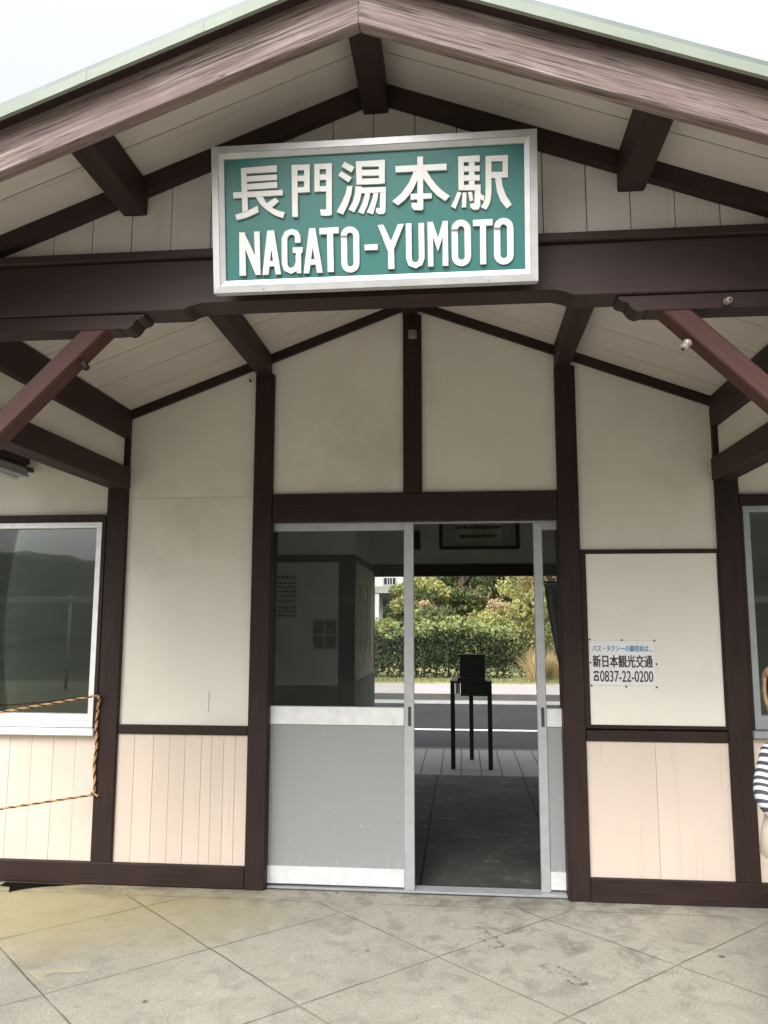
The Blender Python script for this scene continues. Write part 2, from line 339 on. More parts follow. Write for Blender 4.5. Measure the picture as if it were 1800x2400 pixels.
tag(link("ground", bm, M_earth, mw=Matrix.Translation((0, 0, -1.15))), kind='structure')
sheet("platform", M_plat, -14, 14, -7.2, .03, -1.1, 0.0)
sheet("track_bed", M_gravel, -60, 60, -12.5, -7.2, -1.1, -.95)
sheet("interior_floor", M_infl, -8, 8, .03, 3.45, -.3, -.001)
sheet("paving", M_pave, -20, 20, 3.45, 5.02, -.3, -.004)
sheet("kerb", M_kerb, -20, 20, 5.02, 5.16, -.3, -.004)
sheet("road", M_asphalt, -60, 60, 5.16, 11.2, -.6, -.12)
sheet("gutter", M_gutter, -60, 60, 11.2, 11.85, -.6, -.114)
sheet("far_kerb", M_kerb, -60, 60, 11.85, 12.0, -.6, .0)
sheet("far_pavement", M_walk, -60, 60, 12.0, 14.6, -.6, -.004)
tag(box("road_line", M_paint, None, -60, 60, 7.47, 7.60, -.119, -.114, 0), kind='structure')
sheet("verge", M_verge, -60, 60, 14.6, 20, -.6, .02)
def hill(name, m, f, x0, x1, y0, y1, nx, ny, mats=None):
    bm = bmesh.new(); g = []
    for j in range(ny+1):
        row = []
        for i in range(nx+1):
            x = x0+(x1-x0)*i/nx; y = y0+(y1-y0)*j/ny; row.append(bm.verts.new((x, y, f(x, y))))
        g.append(row)
    for j in range(ny):
        for i in range(nx): bm.faces.new((g[j][i], g[j][i+1], g[j+1][i+1], g[j+1][i]))
    return tag(link(name, bm, m, smooth=True), kind='structure')
hill("slope", M_earth, lambda x, y: -.1 + max(0, y-19)*.13 + .25*math.sin(x*.5)*math.sin(y*.4), -60, 60, 18, 70, 40, 24)
# the wooded ridge across the tracks (seen in the window glass)
M_ridge = rough_ground("wooded_ridge", (.030, .040, .026), (.085, .10, .06), .35, .9, .6)
hill("ridge", M_ridge, lambda x, y: -1.2 + min(1, max(0, (-y-30)/22)) * (8.8 + 2.4*math.sin(x*.06+1.2) + .9*math.sin(x*.31) + .35*math.sin(x*1.3+y)), -160, 160, -110, -28, 150, 30)

# ---------------------------------------------------------------- the station building
RX, S, ZS = -.134, .3786, 3.424           # ridge x, roof slope, soffit height at the ridge
AN = math.atan(S)
def zl(z, x): return z - S*abs(x-RX)
st = thing("station_building", "small timber station house with cream panels, dark brown frame and gabled entrance porch", "building")
# posts of the front wall
AL, AR, BL_, BR_, ML, MR, CL, CR, DL, DR = -1.977, -1.851, -1.0737, -.9578, -.1782, -.0674, .7093, .8275, 1.585, 1.712
post("post", M_brown, st, AL, AR, 0, .14, .1205, 2.60)
post("post", M_brown, st, BL_, BR_, -.004, .17, 0, 2.975)
post("post", M_brown, st, ML, MR, 0, .12, 2.236, 3.32)
post("post", M_brown, st, CL, CR, -.004, .17, 0, 2.975)
post("post", M_brown, st, DL, DR, 0, .14, .1205, 2.60)
# lintel, plinth beams, rails
rail("lintel", M_brown, st, BR_, CL, .003, .15, 2.0685, 2.236)
rail("plinth_beam", M_brown, st, -7, BL_, -.003, .15, .004, .123)
rail("plinth_beam", M_brown, st, CR, 7, -.003, .15, -.004, .123)
rail("rail", M_brown, st, AR, BL_, .008, .1, .837, .889)
rail("rail", M_brown, st, CR, DL, .008, .1, .837, .897)
rail("rail", M_brown, st, CR, DL, .012, .1, 1.868, 1.893, .003)
boxes("board_frame", M_brown, st, [(CR, .857, .006, .06, .905, 1.868), (1.575, DL, .006, .06, .905, 1.868), (.857, 1.575, .0075, .06, .905, .925)])
# wall sheets
def panel(x0, x1, z0, y=.03, ztop=None, y1=.09):
    if ztop is not None: pts = [(x0, z0), (x1, z0), (x1, ztop), (x0, ztop)]
    else:
        pts = [(x0, z0), (x1, z0), (x1, zl(3.40, x1)), (x0, zl(3.40, x0))]
        if x0 < RX < x1: pts.insert(3, (RX, 3.40))
    return prism("wall_panel", M_cream, st, pts, y, y1)
panel(AL+.06, BL_+.06, .86, ztop=2.2255); panel(AL+.06, BL_+.06, 2.227, y=.0288)
panel(BR_-.06, ML+.05, 2.16); panel(MR-.05, CL+.06, 2.16); panel(CR-.06, DL+.06, 1.88)
prism("notice_panel", M_white, st, [(.85, .915), (1.58, .915), (1.58, 1.875), (.85, 1.875)], .016, .05)
# the side walls with windows
panel(-7, AL+.06, 2.10, ztop=2.95); panel(DR-.06, 7, 2.17, ztop=2.95)
panel(-7, -3.95, .8, ztop=2.10); panel(3.9, 7, .8, ztop=2.17)
# lower boards
def board_wall(x0, x1, z0, z1, seams, y=.022):
    bm = bmesh.new(); xs = [x0]+sorted(s for s in seams if x0 < s < x1)+[x1]
    for a, b2 in zip(xs, xs[1:]): add_box(bm, a+.0007, b2-.0007, y + random.uniform(0, .0012), y+.02, z0, z1, bev=.0008)
    o = link("board_panel", bm, M_peach, st)
    box("backing", M_dark, o, x0, x1, y+.021, y+.06, z0, z1, 0)
board_wall(-1.99+.06, BL_+.05, .1, .85, [-1.75, -1.636, -1.5391, -1.4468, -1.3495, -1.2894, -1.2174, -1.15])
board_wall(CR-.05, DL+.05, .1, .85, [1.1997])
board_wall(-7, AL+.05, .1, .82, [-2.108-.1345*k for k in range(36)])
board_wall(DR-.05, 7, .1, .86, [1.86+.14*k for k in range(36)])
# wall-top trim under the soffit
for s, xa in ((-1, AR), (1, DL)):
    prism("wall_rafter", M_brown, st, [(xa, zl(3.3668, xa)), (RX, 3.3668), (RX, ZS-.001), (xa, zl(ZS-.001, xa))], .0045, .07, -s*AN)
# windows
def window(x0, x1, z0, z1, stile_at, mt):
    bm = bmesh.new(); fr = .038
    for b2 in ((x0, x1, .012, .075, z1-.035, z1), (x0, x1, .012, .075, z0+.03, z0+.105), (x0, x0+fr, .0135, .074, z0+.10, z1-.034), (x1-fr, x1, .0135, .074, z0+.10, z1-.034)): add_box(bm, *b2, bev=.003)
    for xs in stile_at: add_box(bm, xs-.025, xs+.025, .016, .07, z0+.1, z1-.034, bev=.003)
    add_box(bm, x0+.03, x1-.03, .008, .02, z1-.021, z1-.016); add_box(bm, x0+.03, x1-.03, .008, .02, z0+.074, z0+.079)
    wnd = link("window", bm, mt, st)
    box("window_sill", M_aluW if mt is M_aluW else M_aludark, wnd, x0-.02, x1+.02, -.028, .06, z0-.012, z0+.027, .004)
    box("pane", M_winglass, wnd, x0+.03, x1-.03, .046, .050, z0+.1, z1-.03, 0)
window(-3.9, -2.003, .838, 2.082, [-2.95], M_aluW)
window(1.728, 3.86, .88, 2.135, [2.79], M_aludark)
boxes("window_casing", M_brown, st, [(-3.95, AL, -.004, .08, 2.084, 2.126), (-2.001, AL, -.0025, .08, .85, 2.084)])
boxes("window_casing", M_brown, st, [(DR, 3.9, -.004, .08, 2.137, 2.198), (DR-.002, 1.726, .004, .08, .9, 2.137)])
# sliding doors
def door(x0, x1, y, stile_l, stile_r, hx, label):
    bm = bmesh.new(); t_ = .034
    add_box(bm, x0, x0+stile_l, y, y+t_, .010, 2.066, bev=.003); add_box(bm, x1-stile_r, x1, y, y+t_, .010, 2.066, bev=.003)
    for z0, z1 in ((2.020, 2.065), (.896, 1.000), (.022, .119)): add_box(bm, x0+stile_l, x1-stile_r, y+.003, y+t_-.003, z0, z1, bev=.002)
    d = link("sliding_door", bm, M_alu, st); d['label'] = label
    a, c = x0+stile_l, x1-stile_r
    box("rail_face", M_aluW, d, a+.001, c-.001, y+.0005, y+.004, .898, .998, .001); box("rail_face", M_aluW, d, a+.001, c-.001, y+.0005, y+.004, .024, .117, .001)
    box("pane", M_glass, d, a-.005, c+.005, y+.015, y+.019, .995, 2.025, 0)
    box("kick_panel", M_kick, d, a-.005, c+.005, y+.009, y+.022, .115, .9, 0)
    bm = bmesh.new(); add_box(bm, hx-.009, hx+.009, y-.0015, y+.004, .897, 1.005, bev=.001); link("handle", bm, M_darkgrey, d)
door(-1.10, -.122, .060, .06, .058, -.148, "left sliding door half open with grey kick panel")
door(.575, 1.54, .102, .052, .06, .605, "right sliding door pushed back into the wall")
box("door_track", M_alu, st, BR_, CL, .052, .150, -.0005, .010, .001); box("door_track", M_alu, st, BR_, CL, .060, .145, 2.064, 2.0680, .001)
# porch: purlins, rafters, soffit, roof
YB = -2.375
beam("purlin", M_beamwood, st, (RX, YB, 3.3666), (RX, .05, 3.3666), .091, .100)
for s in (-1, 1):
    xp = RX+s*.8896
    beam("purlin", M_beamwood, st, (xp, YB, 3.034), (xp, .02, 3.034), .091, .130)
    xe = RX+s*1.770
    beam("eave_purlin", M_beamwood, st, (xe, YB, 2.68), (xe, .02, 2.68), .115, .175)
    beam("side_tie", M_beamwood, st, (xe-s*.002, -1.90, 2.345), (xe-s*.002, .02, 2.345), .120, .130)
    o = box("infill_panel", M_cream, st, xe-.02, xe+.02, -1.9, .0, 2.405, 2.60, 0)
    xo = RX+s*2.18
    prism("gable_rafter", M_beamwood, st, [(xo, zl(3.3556, xo)), (RX, 3.3556), (RX, ZS-.001), (xo, zl(ZS-.001, xo))], -1.968, -1.885, -s*AN)
    xb = RX+s*2.35
    prism("barge_board", M_barge, st, [(xb, zl(3.283, xb)), (RX, 3.283), (RX, 3.43), (xb, zl(3.43, xb))], -2.42, YB, -s*AN, .003)
    # soffit boards run down the slope, seams at constant depth
    bm = bmesh.new(); M = rotY(-s*AN); Mi = M.inverted(); ys = [-2.374]+[-2.133+.2797*k for k in range(9)]
    pts = [Mi @ Vector(p) for p in ((RX, 0, ZS), (xb, 0, zl(ZS, xb)), (xb, 0, zl(ZS+.011, xb)), (RX, 0, ZS+.011))]
    for a, b2 in zip(ys, ys[1:]): add_prism(bm, [(p.x, p.z) for p in pts], a+.0028, b2-.0028)
    sf = link("soffit", bm, M_soffit, st, mw=M)
    xr = RX+s*2.42
    prism("roof", M_roof, st, [(RX, ZS+.0125), (xr, zl(ZS+.0125, xr)), (xr, zl(ZS+.05, xr)), (RX, ZS+.05)], -2.4595, .3, -s*AN)
    bm = bmesh.new(); M = rotY(-s*AN); Mi = M.inverted()
    q = lambda x, z: tuple((Mi @ Vector((x, 0, zl(z, x))))[i] for i in (0, 2))
    add_prism(bm, [q(RX, 3.418), q(xr, 3.418), q(xr, 3.450), q(RX, 3.450)], -2.476, -2.462)
    for k in range(6):
        x0 = RX+s*(.46+.36*k); add_prism(bm, [q(x0, 3.4175), q(x0+.03*s, 3.4175), q(x0+.03*s, 3.4503), q(x0, 3.4503)], -2.4772, -2.473)
    link("roof_edge", bm, M_copper, st, mw=M)
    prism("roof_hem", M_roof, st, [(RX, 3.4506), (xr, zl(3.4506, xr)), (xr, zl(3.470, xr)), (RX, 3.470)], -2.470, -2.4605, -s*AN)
    prism("eave_shade_strip", M_beamwood, st, [(RX, 3.4255), (xr, zl(3.4255, xr)), (xr, zl(3.4360, xr)), (RX, 3.4360)], -2.4600, -2.4205, -s*AN)  # dark strip added to draw the shadow gap under the roof edge
    box("side_eave_board", M_beamwood, st, min(xb, xb+s*.02), max(xb, xb+s*.02), -2.41, .0, zl(3.33, xb), zl(3.423, xb+s*.02), 0)
# front truss
xl, xr_ = RX-1.95, RX+1.95
prism("tie_beam", M_beamwood, st, [(xl, 2.583), (-.815, 2.583), (-.800, 2.590), (-.785, 2.604), (-.745, 2.6085), (.477, 2.6085), (.515, 2.604), (.530, 2.590), (.545, 2.584), (xr_, 2.583), (xr_, 2.7715), (xl, 2.7715)], -1.968, -1.852, 0, .004)
rail("beam_moulding", M_beamwood, st, xl, xr_, -1.988, -1.86, 2.772, 2.803, .004)
bm = bmesh.new(); seams = [-1.331+.1487*k for k in range(-6, 20)]
for a, b2 in zip(seams, seams[1:]):
    a2, b3 = a+.0016, b2-.0016
    pts = [(a2, 2.80), (b3, 2.80), (b3, zl(3.40, b3)), (a2, zl(3.40, a2))]
    if a2 < RX < b3: pts.insert(3, (RX, 3.40))
    if pts[2][1] > 2.81 and pts[-1][1] > 2.81: add_prism(bm, pts, -1.930+random.uniform(0, .002), -1.905)
gp = link("gable_boards", bm, M_gable, st)
prism("backing", M_dark, gp, [(RX-1.5, 2.80), (RX+1.5, 2.80), (RX, 3.37)], -1.9045, -1.89)
def bracket(s):
    x = lambda d: RX+s*d
    prof = [(1.78, 2.5815), (.826, 2.5815), (.826, 2.574), (.832, 2.5665), (.845, 2.561), (.858, 2.561), (.861, 2.551), (.868, 2.539), (.879, 2.529), (.893, 2.5235), (.904, 2.5245), (.909, 2.531), (.922, 2.532), (.926, 2.527), (1.78, 2.527)]
    prism("bracket_arm", M_beamwood, st, [(x(a), z) for a, z in prof], -1.956, -1.866, 0, .002)
    beam("brace", M_braceW, st, (x(1.016-.025), -1.910, 2.555), (x(1.76), -1.910, 1.786), .084, .068, up=(0, 0, 1), bev=.005)
    post("porch_post", M_brown, st, min(x(1.712), x(1.838)), max(x(1.712), x(1.838)), -1.965, -1.855, .06, 2.60)
    box("post_base", M_gutter, st, x(1.775)-.11, x(1.775)+.11, -2.02, -1.80, -.002, .08, .01)
bracket(-1); bracket(1)
# rest of the house: eave stubs, main roof, inside
beam("eave_bracket", M_brown, st, (-2.56, .02, 2.47), (-2.56, -.75, 2.50), .10, .11)
beam("eave_bracket", M_brown, st, (2.30, .02, 2.47), (2.30, -.75, 2.50), .10, .11)
for x0, x1 in ((-7.2, RX-2.30), (RX+2.30, 7.2)):
    bm = bmesh.new()
    add_ = [(x0, -.85, 2.56), (x1, -.85, 2.56), (x1, 1.75, 3.56), (x0, 1.75, 3.56)]
    lo = [bm.verts.new(p) for p in add_]; hi = [bm.verts.new((p[0], p[1], p[2]+.07)) for p in add_]
    bm.faces.new(lo[::-1]); bm.faces.new(hi)
    for i in range(4): bm.faces.new((lo[i], lo[(i+1) % 4], hi[(i+1) % 4], hi[i]))
    link("main_roof", bm, M_roof, st)
for pts in ([(-7.2, 1.752, 3.56), (7.2, 1.752, 3.56), (7.2, 3.75, 2.77), (-7.2, 3.75, 2.77)], [(RX-2.29, .30, 3.10), (RX+2.29, .30, 3.10), (RX+2.29, 1.748, 3.56), (RX-2.29, 1.748, 3.56)]):
    bm = bmesh.new(); lo = [bm.verts.new(p) for p in pts]; hi = [bm.verts.new((p[0], p[1], p[2]+.07)) for p in pts]
    bm.faces.new(lo[::-1]); bm.faces.new(hi)
    for i in range(4): bm.faces.new((lo[i], lo[(i+1) % 4], hi[(i+1) % 4], hi[i]))
    link("main_roof", bm, M_roof, st)
box("ceiling", M_ceil, st, -6.9, 6.9, .1, 3.5, 2.74, 2.80, 0)
# inside: partition of the ticket office on the left, dividing walls, back wall with its wide opening
PX = -.730
boxes("partition_wall", M_ivory, st, [(-1.93, PX-.001, 2.0, 2.06, .96, 1.972), (PX-.06, PX, 2.10, 3.45, .40, 1.972), (-1.93, PX-.003, 2.003, 2.06, 2.035, 2.74), (PX-.06, PX-.003, 2.06, 3.45, 2.035, 2.74)], 0)
boxes("partition_frame", M_darkwood, st, [(-1.93, PX+.006, 1.985, 2.08, 1.973, 2.034), (PX-.08, PX+.0075, 2.08, 3.45, 1.973, 2.034), (-.862, PX+.003, 1.99, 2.098, .0, 1.973)], .003)
boxes("partition_base", M_darkgrey, st, [(-1.93, -.863, 1.99, 2.05, 0, .955)], .004)
boxes("partition_base", M_gutter, st, [(PX-.06, PX+.012, 2.10, 3.45, 0, .985)], .004)
boxes("inside_wall", M_ivory, st, [(-1.96, -1.90, .12, 3.45, 0, 2.74), (1.62, 1.68, .12, 3.45, 0, 2.74), (-6.9, PX-.06, 3.452, 3.55, 0, 2.74), (1.36, 6.9, 3.452, 3.55, 0, 2.74), (PX-.06, 1.36, 3.452, 3.55, 2.05, 2.74), (-6.95, -6.9, .1, 3.55, 0, 2.74), (6.9, 6.95, .1, 3.55, 0, 2.74)], 0)
box("inside_lintel", M_darkwood, st, PX-.06, 1.40, 3.43, 3.57, 1.930, 2.050, .004)
post("inside_post", M_darkwood, st, 1.34, 1.43, 3.435, 3.56, 0, 1.93)
post("inside_post", M_darkwood, st, PX-.05, PX+.0, 3.46, 3.56, 0, 1.93)
GLYPHS = [
  ('character', [[(0.1001,0.416),(0.119,0.4162),(0.1217,0.2734),(0.1029,0.2691)], [(0.1001,0.416),(0.2225,0.4198),(0.2228,0.3977),(0.1006,0.3983)], [(0.1132,0.388),(0.223,0.3895),(0.2231,0.3714),(0.1129,0.3705)], [(0.1127,0.3623),(0.223,0.3649),(0.2235,0.3454),(0.1124,0.3438)], [(0.0715,0.3372),(0.2415,0.3373),(0.2416,0.3199),(0.072,0.318)], [(0.0769,0.2621),(0.1174,0.2726),(0.1548,0.2882),(0.1576,0.2676),(0.1192,0.2519),(0.0829,0.2443)], [(0.1479,0.3184),(0.1733,0.3182),(0.1856,0.295),(0.2043,0.2797),(0.2231,0.2696),(0.2478,0.2628),(0.2405,0.2435),(0.2123,0.2547),(0.1852,0.2734),(0.1665,0.2908)], [(0.1834,0.2941),(0.2154,0.313),(0.2278,0.3001),(0.2011,0.2788)]]),
  ('character', [[(0.2735,0.4175),(0.2928,0.4173),(0.292,0.2452),(0.2727,0.2461)], [(0.3157,0.4169),(0.3349,0.4166),(0.3335,0.3256),(0.3142,0.3259)], [(0.2735,0.4175),(0.3349,0.4166),(0.3346,0.3983),(0.2736,0.3999)], [(0.2737,0.3823),(0.3343,0.3796),(0.3341,0.362),(0.2734,0.3643)], [(0.2731,0.3439),(0.3337,0.3425),(0.3335,0.3256),(0.2732,0.3255)], [(0.3502,0.4175),(0.3679,0.4171),(0.3668,0.3259),(0.3493,0.3262)], [(0.3891,0.417),(0.4092,0.4174),(0.4066,0.2465),(0.388,0.2443)], [(0.3502,0.4175),(0.4092,0.417),(0.409,0.3991),(0.3499,0.4002)], [(0.3502,0.3828),(0.4068,0.3815),(0.4065,0.3636),(0.35,0.3645)], [(0.3496,0.3441),(0.4062,0.3429),(0.4059,0.325),(0.3493,0.3262)], [(0.3671,0.2668),(0.3925,0.2655),(0.4068,0.2638),(0.4057,0.2466),(0.3963,0.2439),(0.3693,0.2469)]]),
  ('character', [[(0.4523,0.4185),(0.4845,0.3992),(0.4749,0.3824),(0.4422,0.4034)], [(0.4399,0.3883),(0.4757,0.3657),(0.4641,0.3505),(0.431,0.3746)], [(0.4598,0.3389),(0.4774,0.3376),(0.4728,0.3094),(0.461,0.2775),(0.4449,0.2457),(0.4233,0.2553),(0.4425,0.2886),(0.4543,0.3144)], [(0.4899,0.4181),(0.5101,0.418),(0.5094,0.3421),(0.4909,0.342)], [(0.5665,0.4191),(0.587,0.4186),(0.5855,0.3413),(0.566,0.3412)], [(0.4899,0.4181),(0.587,0.4186),(0.5867,0.3978),(0.4907,0.4009)], [(0.4905,0.3901),(0.5861,0.3871),(0.5858,0.3675),(0.4903,0.3715)], [(0.4911,0.3613),(0.5857,0.3594),(0.5855,0.3413),(0.4913,0.342)], [(0.4866,0.3315),(0.5884,0.3304),(0.5882,0.3138),(0.4863,0.3128)], [(0.4871,0.3368),(0.5083,0.3361),(0.5058,0.3078),(0.4982,0.2818),(0.4817,0.2517),(0.4624,0.2616),(0.4776,0.2869),(0.4853,0.3129)], [(0.5184,0.3194),(0.5369,0.3194),(0.5335,0.2983),(0.5259,0.2723),(0.5121,0.2442),(0.4953,0.2525),(0.5096,0.2812),(0.5171,0.3032)], [(0.5472,0.3179),(0.5636,0.3181),(0.5602,0.293),(0.5526,0.267),(0.544,0.2427),(0.5235,0.2501),(0.5373,0.2779),(0.5448,0.2998)], [(0.5691,0.3168),(0.5882,0.3169),(0.5858,0.2492),(0.58,0.2424),(0.5615,0.2426),(0.5544,0.2507),(0.5546,0.2628),(0.5679,0.2622)]]),
  ('character', [[(0.6943,0.4216),(0.713,0.4218),(0.7118,0.2512),(0.7067,0.247),(0.6803,0.2497),(0.6733,0.2591),(0.6734,0.2733),(0.6928,0.2713)], [(0.6819,0.3746),(0.7002,0.3737),(0.6937,0.3468),(0.677,0.3134),(0.6542,0.2863),(0.6285,0.2674),(0.6096,0.2808),(0.6402,0.3052),(0.6651,0.3382)], [(0.6214,0.3954),(0.7899,0.3948),(0.7897,0.3748),(0.6218,0.3757)], [(0.7105,0.3762),(0.7231,0.3756),(0.7265,0.3711),(0.7384,0.3504),(0.7563,0.3263),(0.7763,0.3062),(0.7994,0.289),(0.784,0.2737),(0.7559,0.2942),(0.736,0.3173),(0.724,0.334),(0.713,0.3497)], [(0.6698,0.3027),(0.7399,0.301),(0.7397,0.2849),(0.6705,0.2836)]]),
  ('character', [[(0.8281,0.4154),(0.8462,0.4152),(0.8459,0.3058),(0.8278,0.3061)], [(0.8281,0.4154),(0.8979,0.4156),(0.8981,0.3961),(0.8282,0.3968)], [(0.8287,0.3842),(0.8979,0.3821),(0.8977,0.3651),(0.8285,0.3668)], [(0.8284,0.3547),(0.8976,0.3525),(0.8974,0.3352),(0.8281,0.3367)], [(0.828,0.3233),(0.8997,0.3211),(0.9001,0.304),(0.8278,0.3057)], [(0.8622,0.4144),(0.8813,0.4145),(0.8807,0.311),(0.862,0.312)], [(0.8801,0.3111),(0.8997,0.3211),(0.9,0.2941),(0.8985,0.2541),(0.8924,0.2414),(0.8763,0.2412),(0.8654,0.2497),(0.8655,0.2617),(0.8786,0.2621),(0.8809,0.295)], [(0.8247,0.3022),(0.8378,0.2992),(0.8263,0.2696),(0.817,0.247),(0.8024,0.2558),(0.8144,0.2783)], [(0.8408,0.299),(0.8539,0.2984),(0.8523,0.2503),(0.8382,0.251)], [(0.8585,0.3001),(0.872,0.2999),(0.875,0.2713),(0.8646,0.2698)], [(0.897,0.2952),(0.9125,0.2834),(0.9087,0.2676),(0.8968,0.2772)], [(0.9173,0.414),(0.9363,0.4139),(0.935,0.2923),(0.9306,0.2626),(0.9184,0.2402),(0.9001,0.249),(0.9117,0.2675),(0.9159,0.2893)], [(0.9173,0.414),(0.9897,0.414),(0.9895,0.3951),(0.9175,0.396)], [(0.9722,0.414),(0.9897,0.414),(0.9889,0.3414),(0.9718,0.3423)], [(0.9257,0.3623),(0.9891,0.3603),(0.9889,0.3418),(0.9255,0.3417)], [(0.9471,0.3456),(0.9674,0.3445),(0.9711,0.3144),(0.9827,0.282),(1.0008,0.2532),(0.9839,0.2404),(0.9646,0.2669),(0.953,0.2994)]]),
  ('letter', [[(0.0905,0.2018),(0.1103,0.2009),(0.1105,0.0572),(0.0892,0.0575)], [(0.1414,0.2023),(0.1603,0.2022),(0.1606,0.0574),(0.1445,0.0575)], [(0.0905,0.2018),(0.1075,0.2016),(0.1442,0.1191),(0.1606,0.0574),(0.1445,0.0575),(0.1106,0.144)]]),
  ('letter', [[(0.1866,0.2038),(0.2007,0.2037),(0.2012,0.1551),(0.1882,0.0568),(0.1679,0.0571)], [(0.1964,0.2039),(0.2099,0.2035),(0.231,0.0565),(0.213,0.0564),(0.1969,0.1526)], [(0.1904,0.1021),(0.2172,0.1023),(0.2183,0.0845),(0.1887,0.0838)]]),
  ('letter', [[(0.2726,0.1433),(0.307,0.1429),(0.305,0.1246),(0.2731,0.126)], [(0.2835,0.1269),(0.3003,0.1262),(0.3,0.0573),(0.2852,0.0579)], [(0.2807,0.1593),(0.2804,0.178),(0.299,0.182),(0.2997,0.1597)], [(0.2804,0.178),(0.2771,0.1852),(0.2893,0.2),(0.299,0.182)], [(0.2771,0.1852),(0.2689,0.1878),(0.2685,0.2068),(0.2893,0.2)], [(0.2689,0.1878),(0.2592,0.1847),(0.2468,0.1993),(0.2685,0.2068)], [(0.2592,0.1847),(0.2538,0.1756),(0.2348,0.1774),(0.2468,0.1993)], [(0.2538,0.1756),(0.2532,0.0907),(0.2342,0.0899),(0.2348,0.1774)], [(0.2532,0.0907),(0.2562,0.0807),(0.2418,0.0681),(0.2342,0.0899)], [(0.2562,0.0807),(0.2641,0.0764),(0.2645,0.0574),(0.2418,0.0681)], [(0.2641,0.0764),(0.2759,0.0817),(0.2895,0.0683),(0.2645,0.0574)], [(0.2759,0.0817),(0.2811,0.0952),(0.2999,0.0924),(0.2895,0.0683)], [(0.2811,0.0952),(0.2809,0.1266),(0.3,0.1266),(0.2999,0.0924)]]),
  ('letter', [[(0.3295,0.2047),(0.342,0.2046),(0.3426,0.1544),(0.3271,0.0562),(0.3084,0.0561)], [(0.3379,0.2048),(0.3498,0.2048),(0.3731,0.0571),(0.3536,0.0562),(0.3384,0.1546)], [(0.3314,0.1017),(0.3599,0.1018),(0.361,0.0854),(0.3303,0.0834)]]),
  ('letter', [[(0.3643,0.2039),(0.4286,0.2045),(0.4292,0.1846),(0.3645,0.1829)], [(0.3896,0.1878),(0.4098,0.1874),(0.4106,0.0575),(0.3898,0.0575)]]),
  ('letter', [[(0.4359,0.1762),(0.4385,0.1878),(0.4567,0.1796),(0.4559,0.1758)], [(0.4385,0.1878),(0.4454,0.1975),(0.459,0.1827),(0.4567,0.1796)], [(0.4454,0.1975),(0.4556,0.2036),(0.4624,0.1848),(0.459,0.1827)], [(0.4556,0.2036),(0.4673,0.2054),(0.4665,0.1854),(0.4624,0.1848)], [(0.4673,0.2054),(0.4789,0.2026),(0.4707,0.1844),(0.4665,0.1854)], [(0.4789,0.2026),(0.4887,0.1957),(0.4743,0.1819),(0.4707,0.1844)], [(0.4887,0.1957),(0.4951,0.1857),(0.4765,0.1783),(0.4743,0.1819)], [(0.4951,0.1857),(0.4973,0.1742),(0.4773,0.174),(0.4765,0.1783)], [(0.4973,0.1742),(0.497,0.083),(0.477,0.0834),(0.4773,0.174)], [(0.497,0.083),(0.4946,0.0714),(0.4762,0.0794),(0.477,0.0834)], [(0.4946,0.0714),(0.4876,0.0616),(0.474,0.0764),(0.4762,0.0794)], [(0.4876,0.0616),(0.4774,0.0555),(0.4706,0.0743),(0.474,0.0764)], [(0.4774,0.0555),(0.4656,0.0536),(0.4664,0.0736),(0.4706,0.0743)], [(0.4656,0.0536),(0.454,0.0564),(0.4622,0.0746),(0.4664,0.0736)], [(0.454,0.0564),(0.4443,0.0633),(0.4587,0.0771),(0.4622,0.0746)], [(0.4443,0.0633),(0.4378,0.0733),(0.4564,0.0807),(0.4587,0.0771)], [(0.4378,0.0733),(0.4356,0.0848),(0.4556,0.085),(0.4564,0.0807)], [(0.4356,0.0848),(0.4359,0.1762),(0.4559,0.1758),(0.4556,0.085)]]),
  ('letter', [[(0.5149,0.1423),(0.5585,0.1424),(0.5592,0.1244),(0.5153,0.124)]]),
  ('letter', [[(0.5604,0.2049),(0.5789,0.2054),(0.613,0.1289),(0.5924,0.1162)], [(0.6267,0.2049),(0.6471,0.205),(0.613,0.1238),(0.5925,0.1264)], [(0.5925,0.1298),(0.613,0.1289),(0.6138,0.0595),(0.5933,0.0594)]]),
  ('letter', [[(0.6719,0.2059),(0.6717,0.09),(0.6529,0.0892),(0.6531,0.2059)], [(0.6717,0.09),(0.6746,0.0808),(0.6612,0.0676),(0.6529,0.0892)], [(0.6746,0.0808),(0.6837,0.0769),(0.6839,0.0581),(0.6612,0.0676)], [(0.6837,0.0769),(0.692,0.0808),(0.7062,0.0684),(0.6839,0.0581)], [(0.692,0.0808),(0.6951,0.0916),(0.7139,0.0908),(0.7062,0.0684)], [(0.6951,0.0916),(0.6948,0.2057),(0.7136,0.2057),(0.7139,0.0908)]]),
  ('letter', [[(0.7246,0.2074),(0.7422,0.2073),(0.7431,0.062),(0.7254,0.0617)], [(0.7753,0.2084),(0.7914,0.2083),(0.792,0.0623),(0.7728,0.0621)], [(0.7313,0.2071),(0.7422,0.2073),(0.7659,0.1323),(0.7579,0.1108),(0.7409,0.162)], [(0.7753,0.2084),(0.7854,0.208),(0.7746,0.1571),(0.7579,0.1108),(0.7524,0.1329)]]),
